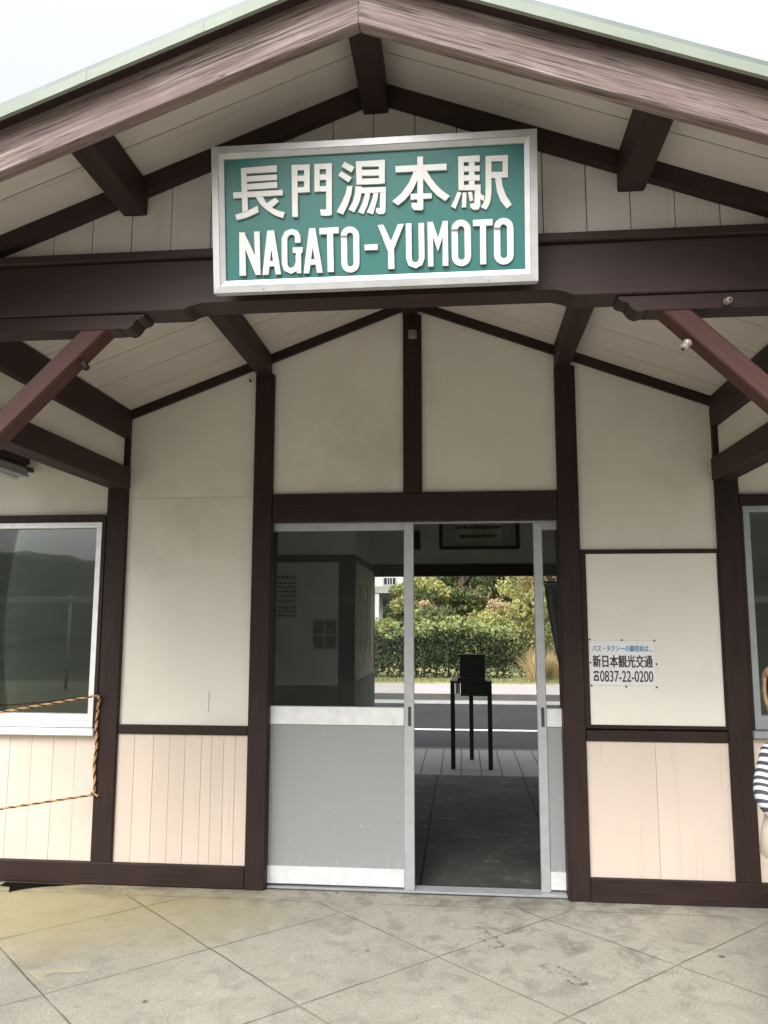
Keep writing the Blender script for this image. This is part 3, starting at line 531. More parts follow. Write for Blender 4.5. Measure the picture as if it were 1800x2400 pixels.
  ('letter', [[(0.8033,0.1804),(0.8058,0.1923),(0.825,0.1841),(0.8241,0.18)], [(0.8058,0.1923),(0.8128,0.2024),(0.8272,0.1872),(0.825,0.1841)], [(0.8128,0.2024),(0.8234,0.2089),(0.8306,0.1893),(0.8272,0.1872)], [(0.8234,0.2089),(0.8356,0.2107),(0.8346,0.1899),(0.8306,0.1893)], [(0.8356,0.2107),(0.8475,0.2078),(0.8387,0.1888),(0.8346,0.1899)], [(0.8475,0.2078),(0.8575,0.2006),(0.8423,0.1862),(0.8387,0.1888)], [(0.8575,0.2006),(0.8641,0.1903),(0.8447,0.1825),(0.8423,0.1862)], [(0.8641,0.1903),(0.8664,0.1784),(0.8456,0.178),(0.8447,0.1825)], [(0.8664,0.1784),(0.8667,0.09),(0.8459,0.0904),(0.8456,0.178)], [(0.8667,0.09),(0.8642,0.078),(0.845,0.0864),(0.8459,0.0904)], [(0.8642,0.078),(0.8571,0.0679),(0.8427,0.0831),(0.845,0.0864)], [(0.8571,0.0679),(0.8466,0.0614),(0.8394,0.081),(0.8427,0.0831)], [(0.8466,0.0614),(0.8344,0.0596),(0.8354,0.0804),(0.8394,0.081)], [(0.8344,0.0596),(0.8225,0.0624),(0.8311,0.0814),(0.8354,0.0804)], [(0.8225,0.0624),(0.8124,0.0696),(0.8276,0.084),(0.8311,0.0814)], [(0.8124,0.0696),(0.8058,0.08),(0.8252,0.0876),(0.8276,0.084)], [(0.8058,0.08),(0.8036,0.0918),(0.8244,0.0922),(0.8252,0.0876)], [(0.8036,0.0918),(0.8033,0.1804),(0.8241,0.18),(0.8244,0.0922)]]),
  ('letter', [[(0.8734,0.2072),(0.9378,0.2075),(0.9376,0.1875),(0.8742,0.1871)], [(0.8966,0.1901),(0.916,0.1899),(0.9156,0.0623),(0.8962,0.0621)]]),
  ('letter', [[(0.9418,0.1794),(0.9443,0.1914),(0.9635,0.1832),(0.9626,0.179)], [(0.9443,0.1914),(0.9514,0.2016),(0.9658,0.1864),(0.9635,0.1832)], [(0.9514,0.2016),(0.962,0.2081),(0.9692,0.1885),(0.9658,0.1864)], [(0.962,0.2081),(0.9742,0.2099),(0.9732,0.1891),(0.9692,0.1885)], [(0.9742,0.2099),(0.9862,0.207),(0.9774,0.188),(0.9732,0.1891)], [(0.9862,0.207),(0.9963,0.1998),(0.9811,0.1854),(0.9774,0.188)], [(0.9963,0.1998),(1.0029,0.1893),(0.9835,0.1817),(0.9811,0.1854)], [(1.0029,0.1893),(1.0051,0.1773),(0.9843,0.1771),(0.9835,0.1817)], [(1.0051,0.1773),(1.0049,0.0898),(0.9841,0.0902),(0.9843,0.1771)], [(1.0049,0.0898),(1.0024,0.0778),(0.9832,0.086),(0.9841,0.0902)], [(1.0024,0.0778),(0.9953,0.0676),(0.9809,0.0828),(0.9832,0.086)], [(0.9953,0.0676),(0.9848,0.061),(0.9776,0.0806),(0.9809,0.0828)], [(0.9848,0.061),(0.9726,0.0592),(0.9734,0.08),(0.9776,0.0806)], [(0.9726,0.0592),(0.9606,0.062),(0.9692,0.081),(0.9734,0.08)], [(0.9606,0.062),(0.9504,0.0692),(0.9656,0.0836),(0.9692,0.081)], [(0.9504,0.0692),(0.9438,0.0798),(0.9632,0.0874),(0.9656,0.0836)], [(0.9438,0.0798),(0.9415,0.0917),(0.9623,0.0919),(0.9632,0.0874)], [(0.9415,0.0917),(0.9418,0.1794),(0.9626,0.179),(0.9623,0.0919)]]),
]
# ---------------------------------------------------------------- station sign
SO, SU = Vector((-.667, -2.068, 2.594)), Vector((1, 0, 0)); SV = Vector((0, -.077, .484)).normalized(); SN = SU.cross(SV)   # SN looks at the viewer
SM = Matrix(((SU.x, SV.x, SN.x, SO.x), (SU.y, SV.y, SN.y, SO.y), (SU.z, SV.z, SN.z, SO.z), (0, 0, 0, 1)))
sg = thing("station_sign", "big green sign with raised white lettering in a silver frame above the entrance", "sign", tuple(SO))
W_, H_ = 1.083, .490
bm = bmesh.new()
add_box(bm, 0, W_, 0, H_, -.030, -.004, .002)
def fr(bm, a, b, z0, z1):      # mitred frame: outer inset a, inner inset b
    o = [(a, a), (W_-a, a), (W_-a, H_-a), (a, H_-a)]; i = [(b, b), (W_-b, b), (W_-b, H_-b), (b, H_-b)]
    for k in range(4):
        q = [o[k], o[(k+1) % 4], i[(k+1) % 4], i[k]]
        lo = [bm.verts.new((x, y, -.004)) for x, y in q]; hi = [bm.verts.new((x, y, z)) for (x, y), z in zip(q, (z0, z0, z1, z1))]
        bm.faces.new(hi); bm.faces.new(lo[::-1])
        for j in range(4): bm.faces.new((lo[j], lo[(j+1) % 4], hi[(j+1) % 4], hi[j]))
fr(bm, 0, .0225, .014, .016); fr(bm, .0235, .041, .014, .008)
for x, y in ((.17, .012), (.92, .012), (.14, H_-.012), (.95, H_-.012)): add_tube(bm, [(x, y, .012), (x, y, .0185)], .0035, 8)
link("frame", bm, M_signframe, sg, mw=SM)
bm = bmesh.new(); add_box(bm, .03, W_-.03, .03, H_-.03, -.0035, 0); link("sign_face", bm, M_teal, sg, mw=SM)
for x in (.2, .83): bm = bmesh.new(); add_box(bm, x, x+.05, .05, .44, -.075, -.031); link("mounting_bracket", bm, M_aludark, sg, mw=SM)
for kind, polys in GLYPHS:
    bm = bmesh.new()
    for i, p in enumerate(polys):
        z1 = .0105 - .0004*i
        lo = [bm.verts.new((x, y, .0006)) for x, y in p]; hi = [bm.verts.new((x, y, z1)) for x, y in p]; n = len(p)
        bm.faces.new(hi); 
        for j in range(n): bm.faces.new((lo[j], lo[(j+1) % n], hi[(j+1) % n], hi[j]))
    bmesh.ops.triangulate(bm, faces=[f for f in bm.faces if len(f.verts) > 4])
    link(kind, bm, M_letter, sg, mw=SM)
# ---------------------------------------------------------------- taxi notice plate (flat enamel plate on the white board)
def text_mesh(name, s, m, parent, x0, x1, zb, zt, y, bold=0.0, shear=0.0):
    cu = bpy.data.curves.new("tmp_text", 'FONT'); cu.body = s; cu.size = 1; cu.offset = bold; cu.shear = shear; cu.resolution_u = 4
    tmp = bpy.data.objects.new("tmp_text", cu); COL.objects.link(tmp)
    dg = bpy.context.evaluated_depsgraph_get(); me = bpy.data.meshes.new_from_object(tmp.evaluated_get(dg))
    bpy.data.objects.remove(tmp); bpy.data.curves.remove(cu)
    xs = [v.co.x for v in me.vertices]; ys = [v.co.y for v in me.vertices]
    ax, bx, ay, by = min(xs), max(xs), min(ys), max(ys)
    for v in me.vertices: v.co = Vector((x0+(v.co.x-ax)/(bx-ax)*(x1-x0), y, zb+(v.co.y-ay)/(by-ay)*(zt-zb)))
    me.name = name; me.materials.clear(); me.materials.append(m)
    o = bpy.data.objects.new(name, me); COL.objects.link(o); o.parent = parent
    P = Matrix.Identity(4); q = parent
    while q: P = q.matrix_basis @ P; q = q.parent
    o.matrix_basis = P.inverted(); return o
tx = thing("notice_plate", "small white plate with a taxi telephone number screwed to the white wall board", "sign", (.858, .0145, 1.135))
box("plate", M_paper, tx, .862, 1.219, .0125, .0158, 1.138, 1.383, .001)
def bold_line(s, m, x0, x1, zb, zt, d, shear=0.0):
    o = text_mesh("text_line", s, m, tx, x0, x1-d, zb, zt, .0120, 0, shear); o2 = text_mesh("text_line", s, m, tx, x0, x1-d, zb, zt, .0120, 0, shear)
    bm = bmesh.new(); bm.from_mesh(o.data); n0 = len(bm.verts)
    for k, (dx, dz) in enumerate(((d, 0), (d*.5, d*.35), (d*.5, -d*.35))):
        n1 = len(bm.verts); bm.from_mesh(o2.data); bm.verts.ensure_lookup_table()
        for v in bm.verts[n1:]: v.co += Vector((dx, -.0001*(k+1), dz))
    bm.to_mesh(o.data); bm.free(); bpy.data.objects.remove(o2)
bold_line("バス・タクシーの御用命は…", M_blue, .876, 1.207, 1.322, 1.358, .0022, .12)
bold_line("新日本観光交通", M_ink, .877, 1.204, 1.236, 1.304, .0034)
bold_line("0837-22-0200", M_plum, .915, 1.203, 1.158, 1.218, .0020)
bm = bmesh.new()           # telephone pictogram
add_prism(bm, [(.880,1.162),(.910,1.162),(.908,1.185),(.902,1.195),(.888,1.195),(.882,1.185)], .0116, .0120)
add_prism(bm, [(.877,1.204),(.880,1.213),(.888,1.217),(.902,1.217),(.910,1.213),(.913,1.204),(.905,1.203),(.903,1.208),(.887,1.208),(.885,1.203)], .0116, .0120)
add_prism(bm, [(.890,1.195),(.893,1.195),(.893,1.208),(.890,1.208)], .0117, .0120); add_prism(bm, [(.898,1.195),(.901,1.195),(.901,1.208),(.898,1.208)], .0117, .0120)
link("telephone_symbol", bm, M_plum, tx)
bm = bmesh.new(); add_tube(bm, [(.895, .0112, 1.177), (.895, .0117, 1.177)], .007, 12); link("dial", bm, M_paper, tx)
for x, z in ((.865, 1.389), (1.04, 1.386), (1.217, 1.384), (.866, 1.262), (1.223, 1.256), (.868, 1.137), (1.055, 1.132), (1.219, 1.130)):
    bm = bmesh.new(); add_tube(bm, [(x, .010, z), (x, .017, z)], .0052, 10); link("screw", bm, M_black, tx)

# ---------------------------------------------------------------- small fittings on the timber
def insulator(x, y, z, d, label, r=.016):
    t_ = thing("insulator", label, "cable knob", (x, y, z), "porcelain cable knobs on the porch timber")
    d = Vector(d).normalized(); p = Vector((x, y, z))
    bm = bmesh.new(); L = [0, .006, .010, .016, .020, .027, .034, .038]; rr = [.8, 1, 1, .62, .62, .95, .85, .4]
    add_tube(bm, [p+d*a for a in L], [r*k for k in rr], 14); link("porcelain_body", bm, M_ceramic, t_)
    bm = bmesh.new(); add_tube(bm, [p+d*.037, p+d*.043], r*.3, 8); link("screw", bm, M_black, t_)
insulator(.925, -1.925, 2.425, (-.6, -.3, -.75), "white porcelain cable knob under the right diagonal brace")
insulator(1.043, -1.955, 2.548, (0, -1, -.2), "white porcelain cable knob on the beam above the right brace", .012)
t_ = thing("insulator", "dark painted cable knob under the left diagonal brace", "cable knob", (-1.195, -1.925, 2.415), "porcelain cable knobs on the porch timber")
bm = bmesh.new(); p = Vector((-1.195, -1.925, 2.415)); d = Vector((.6, -.3, -.75)).normalized()
add_tube(bm, [p+d*a for a in (0, .006, .010, .016, .020, .027, .034)], [.014*k for k in (.8, 1, 1, .62, .62, .95, .6)], 14); link("porcelain_body", bm, M_brown, t_)
sb = thing("junction_box", "little square grey brown box at the top of the middle wall post", "electric box", (-.120, 0, 3.17))
box("case", simple("grey_brown_plastic", (.16, .12, .11)), sb, -.144, -.094, -.035, .0, 3.162, 3.215, .006)
bm = bmesh.new(); add_tube(bm, [(-.119, -.012, 3.214), (-.119, -.012, 3.32)], .006, 8); link("conduit", bm, M_brown, sb)
hk = thing("wall_hook", "small rusty hook at the top of the tall left wall panel", "hook", (-1.113, .028, 2.942))
bm = bmesh.new(); add_tube(bm, [(-1.113, .03, 2.945), (-1.113, .005, 2.945), (-1.113, -.004, 2.935), (-1.106, -.006, 2.926), (-1.10, .0, 2.932)], .004, 8); link("hook_wire", bm, simple("rusty_iron", (.10, .06, .04), .7), hk)
cr = bmesh.new(); pz = [(-1.316, 1.085), (-1.3145, 1.05), (-1.317, 1.01), (-1.3155, .985), (-1.319, .958)]
for (a, za), (b2, zb) in zip(pz, pz[1:]): add_prism(cr, [(a-.0012, za), (b2-.0018, zb), (b2+.0018, zb), (a+.0012, za)], .0292, .0299)
link("wall_crack", cr, simple("crack_dark", (.16, .13, .10)), st)
# outdoor lamp left of the porch
lp = thing("wall_lamp", "grey hooded lamp under the eave bracket, left of the porch", "lamp", (-2.42, -.02, 2.37))
box("lamp_arm", M_black, lp, -2.50, -2.47, -.55, .03, 2.395, 2.42, .004)
bm = bmesh.new(); add_prism(bm, [(-2.56, 2.34), (-2.41, 2.34), (-2.44, 2.394), (-2.53, 2.394)], -.62, -.12); link("lamp_shade", bm, M_aludark, lp)
bm = bmesh.new(); add_tube(bm, [(-2.485, -.60, 2.333), (-2.485, -.14, 2.333)], .013, 10); link("tube", bm, M_paper, lp)

# ---------------------------------------------------------------- striped rope
M_rope_y = simple("orange_rope_strand", (.50, .29, .13), .8, .25, 60); M_rope_k = simple("black_rope_strand", (.02, .014, .012), .8, .3, 60)
def add_rope(bm, pts, r=.0082, pitch=.062):
    P = [Vector(p) for p in pts]; out = []; acc = 0
    for a, b2 in zip(P, P[1:]):
        n = max(2, int((b2-a).length/.006))
        for k in range(n): out.append(a.lerp(b2, k/n))
    out.append(P[-1])
    for s_, mi in ((0, 0), (1, 0), (2, 1)):
        path = []; acc = 0
        for i, p in enumerate(out):
            t = (out[min(i+1, len(out)-1)]-out[max(i-1, 0)]).normalized()
            a = t.cross(Vector((.31, .2, .93)) if abs(t.z) < .95 else Vector((1, .1, 0))).normalized(); b2 = t.cross(a)
            if i: acc += (p-out[i-1]).length
            an = 6.28318*acc/pitch + s_*2.0944
            path.append(p + r*.55*(math.cos(an)*a + math.sin(an)*b2))
        add_tube(bm, path, r*.56, 6, mi=mi)
bm = bmesh.new()
e1 = Vector((-5.0, -1.95, .98)); a1 = Vector((-1.972, -.014, 1.056))
add_rope(bm, [a1.lerp(e1, k/14) - Vector((0, 0, .14*math.sin(math.pi*k/14))) for k in range(15)], .0072)
add_rope(bm, [(-1.968+.004*math.sin(k*1.3), -.0105, 1.058-.562*k/12) for k in range(13)], .0085)
add_rope(bm, [(-1.960+.004*math.sin(k*1.7), -.016, 1.052-.05*k/3) for k in range(4)], .0085)
e2 = Vector((-5.0, -1.95, .46)); a2 = Vector((-1.966, -.014, .497))
add_rope(bm, [a2.lerp(e2, k/14) - Vector((0, 0, .06*math.sin(math.pi*k/14))) for k in range(15)], .0062)
add_rope(bm, [(-1.985, -.012, .500), (-1.955, -.016, .494), (-1.940, -.012, .488)], .0085)
tag(link("striped_rope", bm, None, mats=[M_rope_y, M_rope_k]), "orange and black twisted rope tied to the wall post beside the left window", "rope")
stn = thing("rope_stand", "thin steel post on a round base holding the far end of the striped rope", "stand", (-5.0, -1.95, 0))
bm = bmesh.new(); add_tube(bm, [(-5, -1.95, .03), (-5, -1.95, 1.06)], .018, 10); link("pole", bm, M_aludark, stn)
bm = bmesh.new(); add_tube(bm, [(-5, -1.95, .001), (-5, -1.95, .02), (-5, -1.95, .04)], [.17, .17, .06], 20); link("base", bm, M_darkgrey, stn)

# ---------------------------------------------------------------- things inside the waiting room
nb = thing("notice_board", "framed grey notice board with a yellowish strip of two printed lines above the street exit", "notice board", (.33, 3.44, 2.2))
box("board", simple("grey_board", (.30, .31, .32)), nb, -.03, .70, 3.40, 3.43, 2.225, 2.62, .003)
boxes("frame", M_darkwood, nb, [(-.062, .735, 3.385, 3.44, 2.196, 2.224), (-.062, -.031, 3.385, 3.44, 2.2245, 2.64), (.701, .735, 3.385, 3.44, 2.2245, 2.64), (-.062, .735, 3.385, 3.44, 2.6205, 2.66)])
box("printed_strip", simple("yellowed_paper", (.42, .40, .27)), nb, .09, .56, 3.396, 3.3985, 2.27, 2.48, 0)
for z, x0, x1 in ((2.415, .10, .55), (2.325, .14, .51)):
    bm = bmesh.new(); x = x0
    while x < x1:
        wd = random.choice((.016, .022, .028)); add_box(bm, x, min(x+wd, x1), 3.3945, 3.3955, z-random.uniform(.014, .02), z+random.uniform(.014, .02)); x += wd+.009
    link("printed_line", bm, M_ink, nb)
sp = thing("wall_box", "dark box on the inside wall left of the framed notice board", "speaker", (-.32, 3.40, 2.2))
box("cabinet", M_darkgrey, sp, -.41, -.255, 3.30, 3.449, 2.195, 2.375, .006); box("grille", M_black, sp, -.395, -.27, 3.296, 3.2995, 2.215, 2.355, .001)
pt = thing("timetable_sheet", "blue grey printed sheet on the ticket office wall behind the left door", "poster", (-1.30, 1.998, 1.52))
box("sheet", simple("pale_blue_paper", (.40, .44, .50)), pt, -1.42, -1.215, 1.996, 1.999, 1.51, 1.87, 0)
M_dblue = simple("dark_blue_ink", (.05, .07, .13))
for k, z in enumerate((1.85, 1.80, 1.765, 1.73, 1.69, 1.65, 1.60, 1.565, 1.53)):
    bm = bmesh.new(); x = -1.41
    while x < -1.23:
        wd = random.uniform(.012, .035); add_box(bm, x, min(x+wd, -1.222), 1.9945, 1.9955, z-.008-(k in (0, 6))*.006, z+.006); x += wd+.008
    link("printed_line", bm, M_dblue, pt)
ph = thing("photo_sheet", "dark sheet of four pictures on the ticket office wall, near its corner post", "poster", (-.98, 1.998, 1.25))
box("sheet", simple("grey_paper", (.36, .36, .33)), ph, -1.08, -.872, 1.996, 1.999, 1.25, 1.50, 0)
boxes("picture", simple("dim_photo", (.12, .125, .12), .5, .6, 18), ph, [(-1.07+.1*i, -.985+.1*i, 1.9942, 1.9955, 1.262+.12*j, 1.365+.12*j) for i in (0, 1) for j in (0, 1)], 0)
p2 = thing("pale_poster", "tall yellowish poster on the side wall of the ticket office facing the passage", "poster", (PX, 2.9, 1.4))
box("sheet", simple("faded_poster", (.50, .47, .30), .6, .35, 5), p2, PX+.001, PX+.003, 2.25, 3.30, 1.05, 1.88, 0)
boxes("printed_marks", simple("faded_ink", (.16, .15, .10), .7, .5, 14), p2, [(PX+.0032, PX+.0038, 2.35+.17*i, 2.42+.17*i, 1.2+.05*(i % 2), 1.8-.06*(i % 3)) for i in range(5)], 0)
# collection box on its stand
cb = thing("collection_stand", "black metal collection box on a tall three legged stand in the street exit", "stand", (.24, 4.0, 0))
for x0, x1, y0, y1 in ((.028, .073, 3.775, 3.820), (.405, .450, 3.775, 3.820), (.222, .267, 4.34, 4.385)):
    bm = bmesh.new(); add_box(bm, x0, x1, y0, y1, -.004, .852, .003); link("leg", bm, M_black, cb)
bm = bmesh.new(); add_prism(bm, [(.026, .853), (.452, .853), (.452, .872), (.026, .872)], 3.775, 4.0); add_prism(bm, [(.03, .8535), (.448, .8535), (.30, .8715), (.18, .8715)], 4.0, 4.38); link("table_top", bm, M_black, cb)
bm = bmesh.new(); add_box(bm, .132, .404, 3.775, 3.99, .722, .8525, .004); link("drawer_box", bm, M_black, cb)
bm = bmesh.new(); add_prism(bm, [(.098, .8725), (.392, .8725), (.380, .905), (.110, .905)], 3.79, 4.02); add_prism(bm, [(.126, .906), (.386, .906), (.384, 1.137), (.130, 1.137)], 3.90, 4.0); link("collection_box", bm, M_black, cb)
bm = bmesh.new(); add_box(bm, .15, .36, 3.896, 3.8995, .92, .935); link("slot", bm, M_darkgrey, cb)
m, t, b = nodes("thin_label_paper", .6, (.75, .75, .75)); tl = t.nodes.new("ShaderNodeBsdfTranslucent"); tl.inputs[0].default_value = (.8, .8, .8, 1); mx = t.nodes.new("ShaderNodeMixShader"); mx.inputs[0].default_value = .6
t.links.new(b.outputs[0], mx.inputs[1]); t.links.new(tl.outputs[0], mx.inputs[2]); t.links.new(mx.outputs[0], t.nodes["Material Output"].inputs[0])
bm = bmesh.new(); add_box(bm, .078, .128, 3.785, 3.7855, .742, .8525); lb = link("paper_label", bm, m, cb)
# grey curtain tied at the right of the exit
bm = bmesh.new(); nx, nz = 22, 14; g = []
for j in range(nz+1):
    v = j/nz; z = 1.86-.86*v; xl_ = .985+.135*v**1.3; row = []
    for i in range(nx+1):
        u = i/nx; row.append(bm.verts.new((xl_+(1.335-xl_)*u, 3.60+.028*math.sin(u*26+.6*v), z)))
    g.append(row)
for j in range(nz):
    for i in range(nx): bm.faces.new((g[j][i], g[j][i+1], g[j+1][i+1], g[j+1][i]))
cl = link("cloth", bm, simple("grey_cloth", (.27, .28, .29), .85, .1, 10), None, smooth=True)
so_ = cl.modifiers.new("thickness", 'SOLIDIFY'); so_.thickness = .004
ct = thing("curtain", "grey cloth hanging at the right side of the street exit, drawn in towards its hem", "curtain", (1.2, 3.6, 1.86)); cl.parent = ct; cl.matrix_basis = Matrix.Translation((-1.2, -3.6, -1.86))
bm = bmesh.new(); add_tube(bm, [(.9, 3.60, 1.875), (1.36, 3.60, 1.875)], .012, 10); link("curtain_rod", bm, M_darkgrey, ct)

bm = bmesh.new(); bm.faces.new([bm.verts.new((x, y, .0018)) for x, y in ((-2.47, -.052), (-2.47, -.070), (-2.40, -.085), (-2.356, -.1686), (-2.32, -.125), (-2.26, -.085), (-2.20, -.06), (-2.10, -.03), (-2.0, -.0045), (-2.2, -.0045), (-2.47, -.0045))])
tag(link("broken_edge", bm, M_dark), kind='structure')  # flat dark patch paints the shade in the hollow of the broken concrete
M_patch = rough_ground("pale_cement_smear", (.34, .31, .225), (.39, .36, .275), 9)
bm = bmesh.new(); bm.faces.new([bm.verts.new((x, y, .0016)) for x, y in ((-1.72, -1.10), (-1.64, -1.075), (-1.56, -1.04), (-1.47, -1.055), (-1.465, -1.085), (-1.52, -1.10), (-1.59, -1.105), (-1.625, -1.14), (-1.58, -1.19), (-1.52, -1.225), (-1.545, -1.24), (-1.62, -1.19))])
tag(link("cement_smear", bm, M_patch), kind='structure')
# ---------------------------------------------------------------- muddy footprints on the slabs
M_mud, t, b = nodes("dried_mud", .9, (.10, .088, .068)); ge = t.nodes.new("ShaderNodeNewGeometry")
tr = t.nodes.new("ShaderNodeBsdfTransparent"); mx = t.nodes.new("ShaderNodeMixShader"); t.links.new(ramp(t, noise(t, ge.outputs["Position"], 45, 6, .7), [(.44, (0,0,0)), (.60, (.6,.6,.6))]), mx.inputs[0])
t.links.new(tr.outputs[0], mx.inputs[1]); t.links.new(b.outputs[0], mx.inputs[2]); t.links.new(mx.outputs[0], t.nodes["Material Output"].inputs[0])
def footprint(x, y, ang, label, L=.24):
    bm = bmesh.new(); c, s_ = math.cos(ang), math.sin(ang)
    def blob(pts):
        vs = []
        for px, py in pts:
            px += random.uniform(-.006, .006); py += random.uniform(-.006, .006); vs.append(bm.verts.new((x+px*c-py*s_, y+px*s_+py*c, .0015)))
        bm.faces.new(vs)
    for k in range(9):                      # patchy outline of the sole
        a0 = -L/2+L*k/9; wd = .042*(.55+.6*math.sin(math.pi*min(1, max(0, (k+1.2)/10.5))))*(.72 if k in (2, 3) else 1)
        for sgn in (-1, 1):
            if random.random() < .82: blob([(a0, sgn*wd*.55), (a0+L/9*.9, sgn*wd*.6), (a0+L/9*.95, sgn*wd), (a0, sgn*wd*1.02)])
        if k in (0, 8): blob([(a0, -wd*.8), (a0+L/10, -wd*.7), (a0+L/10, wd*.7), (a0, wd*.8)])
    tag(link("footprint", bm, M_mud), label, "footprint", "muddy footprints on the platform")
footprint(.27, -.56, 2.0, "faint muddy shoe print on the slab just outside the open door", .2)
footprint(.565, -.90, 2.2, "clear muddy shoe print on the slab further out to the right", .25)
# ---------------------------------------------------------------- vegetation beyond the street
def leafmat(name, c, var=.35):
    m, t, b = nodes(name, .55, c, spec=.3)
    ge = t.nodes.new("ShaderNodeNewGeometry"); n = noise(t, ge.outputs["Position"], 1.3, 4)
    col = mixc(t, ramp(t, ge.outputs["Random Per Island"], [(0, tuple(x*(1-var) for x in c)), (.5, c), (1, tuple(min(1, x*(1+var*1.3)) for x in c))]), c, tuple(x*.7 for x in c))
    m2 = mixc(t, ramp(t, n, [(.35, (0,0,0)), (.65, (1,1,1))]), ramp(t, ge.outputs["Random Per Island"], [(0, tuple(x*(1-var) for x in c)), (.5, c), (1, tuple(min(1, x*(1+var*1.3)) for x in c))]), tuple(x*.75 for x in c))
    t.links.new(m2, b.inputs["Base Color"])
    tl = t.nodes.new("ShaderNodeBsdfTranslucent"); t.links.new(m2, tl.inputs[0]); mx = t.nodes.new("ShaderNodeMixShader"); mx.inputs[0].default_value = .3
    t.links.new(b.outputs[0], mx.inputs[1]); t.links.new(tl.outputs[0], mx.inputs[2]); t.links.new(mx.outputs[0], t.nodes["Material Output"].inputs[0]); return m
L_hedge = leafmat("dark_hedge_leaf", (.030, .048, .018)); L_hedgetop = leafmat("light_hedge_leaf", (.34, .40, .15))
L_olive = leafmat("olive_leaf", (.21, .22, .09)); L_yell = leafmat("yellow_green_leaf", (.42, .42, .15)); L_green = leafmat("mid_green_leaf", (.115, .155, .06))
L_blue = leafmat("dark_conifer_leaf", (.04, .065, .046)); L_straw = leafmat("straw_grass", (.58, .45, .25), .25); L_rust = leafmat("rusty_leaf", (.33, .25, .11)); L_grassg = leafmat("grass_blade", (.16, .18, .06))
M_bark = simple("bark", (.10, .075, .055), .9, .3, 9)
rng = random.Random(5)
def add_leaf(bm, p, s, d=None, asp=.55, mi=0):
    a = Vector((rng.gauss(0, 1), rng.gauss(0, 1), rng.gauss(0, 1))).normalized() if d is None else (d + Vector((rng.gauss(0, .35), rng.gauss(0, .35), rng.gauss(0, .35)))).normalized()
    b = a.cross(Vector((rng.gauss(0, 1), rng.gauss(0, 1), rng.gauss(0, 1)))).normalized()
    s *= rng.uniform(.65, 1.3)
    f = bm.faces.new([bm.verts.new(p - a*s*.5), bm.verts.new(p + b*s*asp*.5), bm.verts.new(p + a*s*.5), bm.verts.new(p - b*s*asp*.5)]); f.material_index = mi
def add_clump(bm, c, r, n, s, mi=0, top=None, squash=(1, 1, 1), asp=.55):
    c = Vector(c)
    for _ in range(n):
        u = Vector((rng.gauss(0, 1), rng.gauss(0, 1), rng.gauss(0, 1))).normalized(); rad = r*(rng.random()**.35)
        p = c + Vector((u.x*squash[0], u.y*squash[1], u.z*squash[2]))*rad
        k = mi
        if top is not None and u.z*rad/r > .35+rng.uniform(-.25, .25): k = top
        add_leaf(bm, p, s, None, asp, k)
# clipped hedge
def hedge(x0, x1, label, ytop):
    h = thing("hedge", label, "hedge", ((x0+x1)/2, 16.3, 0), "hedges beyond the far pavement")
    bm = bmesh.new(); n = int((x1-x0)/.33)
    for i in range(n+1):
        x = x0+.35+(x1-x0-.7)*i/n
        for z, r in ((.32, .46), (.75, .5), (ytop-.35+rng.uniform(-.22, .16), .40)):
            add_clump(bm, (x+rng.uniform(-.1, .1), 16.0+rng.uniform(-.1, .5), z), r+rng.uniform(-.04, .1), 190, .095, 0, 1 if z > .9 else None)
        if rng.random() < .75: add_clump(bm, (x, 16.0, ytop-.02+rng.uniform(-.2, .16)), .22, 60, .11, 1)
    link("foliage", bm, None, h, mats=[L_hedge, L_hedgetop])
    bm = bmesh.new()
    for i in range(n): x = x0+.4+(x1-x0-.8)*i/n; add_tube(bm, [(x, 16.2, -.02), (x+.05, 16.2, .5), (x+rng.uniform(-.2, .2), 16.2, 1.0)], [.03, .022, .01], 6)
    link("stem", bm, M_bark, h)
hedge(-6.5, 1.72, "long dark green hedge with pale new leaves along its top", 1.34)
hedge(3.4, 9, "second hedge further right beyond the dry grass", 1.25)
def trunk(bm, base, h, r, lean=0.0, limbs=5):
    base = Vector(base); pts = [base+Vector((lean*k/6+.05*math.sin(k*2.1), .04*math.cos(k*1.7), h*k/6)) for k in range(7)]
    add_tube(bm, pts, [r*(1-.75*k/6) for k in range(7)], 8); ends = [pts[-1]]
    for i in range(limbs):
        p = pts[3+i % 4]; a = 6.28*i/limbs+.4; e = p+Vector((math.cos(a), math.sin(a), .7))*h*.3
        add_tube(bm, [p, p.lerp(e, .5)+Vector((0, 0, .1*h*.3)), e], [r*.4, r*.28, r*.1], 6); ends.append(e)
    return ends
def tree(x, y, z, h, cr, ms, label, dens=1.0, leaf=.16, sq=1.0, name="tree", asp=.5):
    t_ = thing(name, label, "tree", (x, y, z), "trees and shrubs on the slope")
    bm = bmesh.new(); ends = trunk(bm, (x, y, z-.15), h*.75, .03*h, rng.uniform(-.3, .3)); link("trunk", bm, M_bark, t_)
    bm = bmesh.new()
    for i in range(int(16*dens)):
        a = rng.uniform(0, 6.28); q = rng.random()**.5*cr; zz = z+h*(.08+.84*rng.random()); f = 1-abs((zz-z)/h-.5)*.9
        c = (x+math.cos(a)*q*f, y+math.sin(a)*q*f, zz)
        add_clump(bm, c, cr*rng.uniform(.28, .46), int(230*dens), leaf, rng.randrange(len(ms)), None, (1, 1, .75*sq), asp)
    link("crown", bm, None, t_, mats=ms)
def slope_z(x, y): return -.1 + max(0, y-19)*.13 + .25*math.sin(x*.5)*math.sin(y*.4)
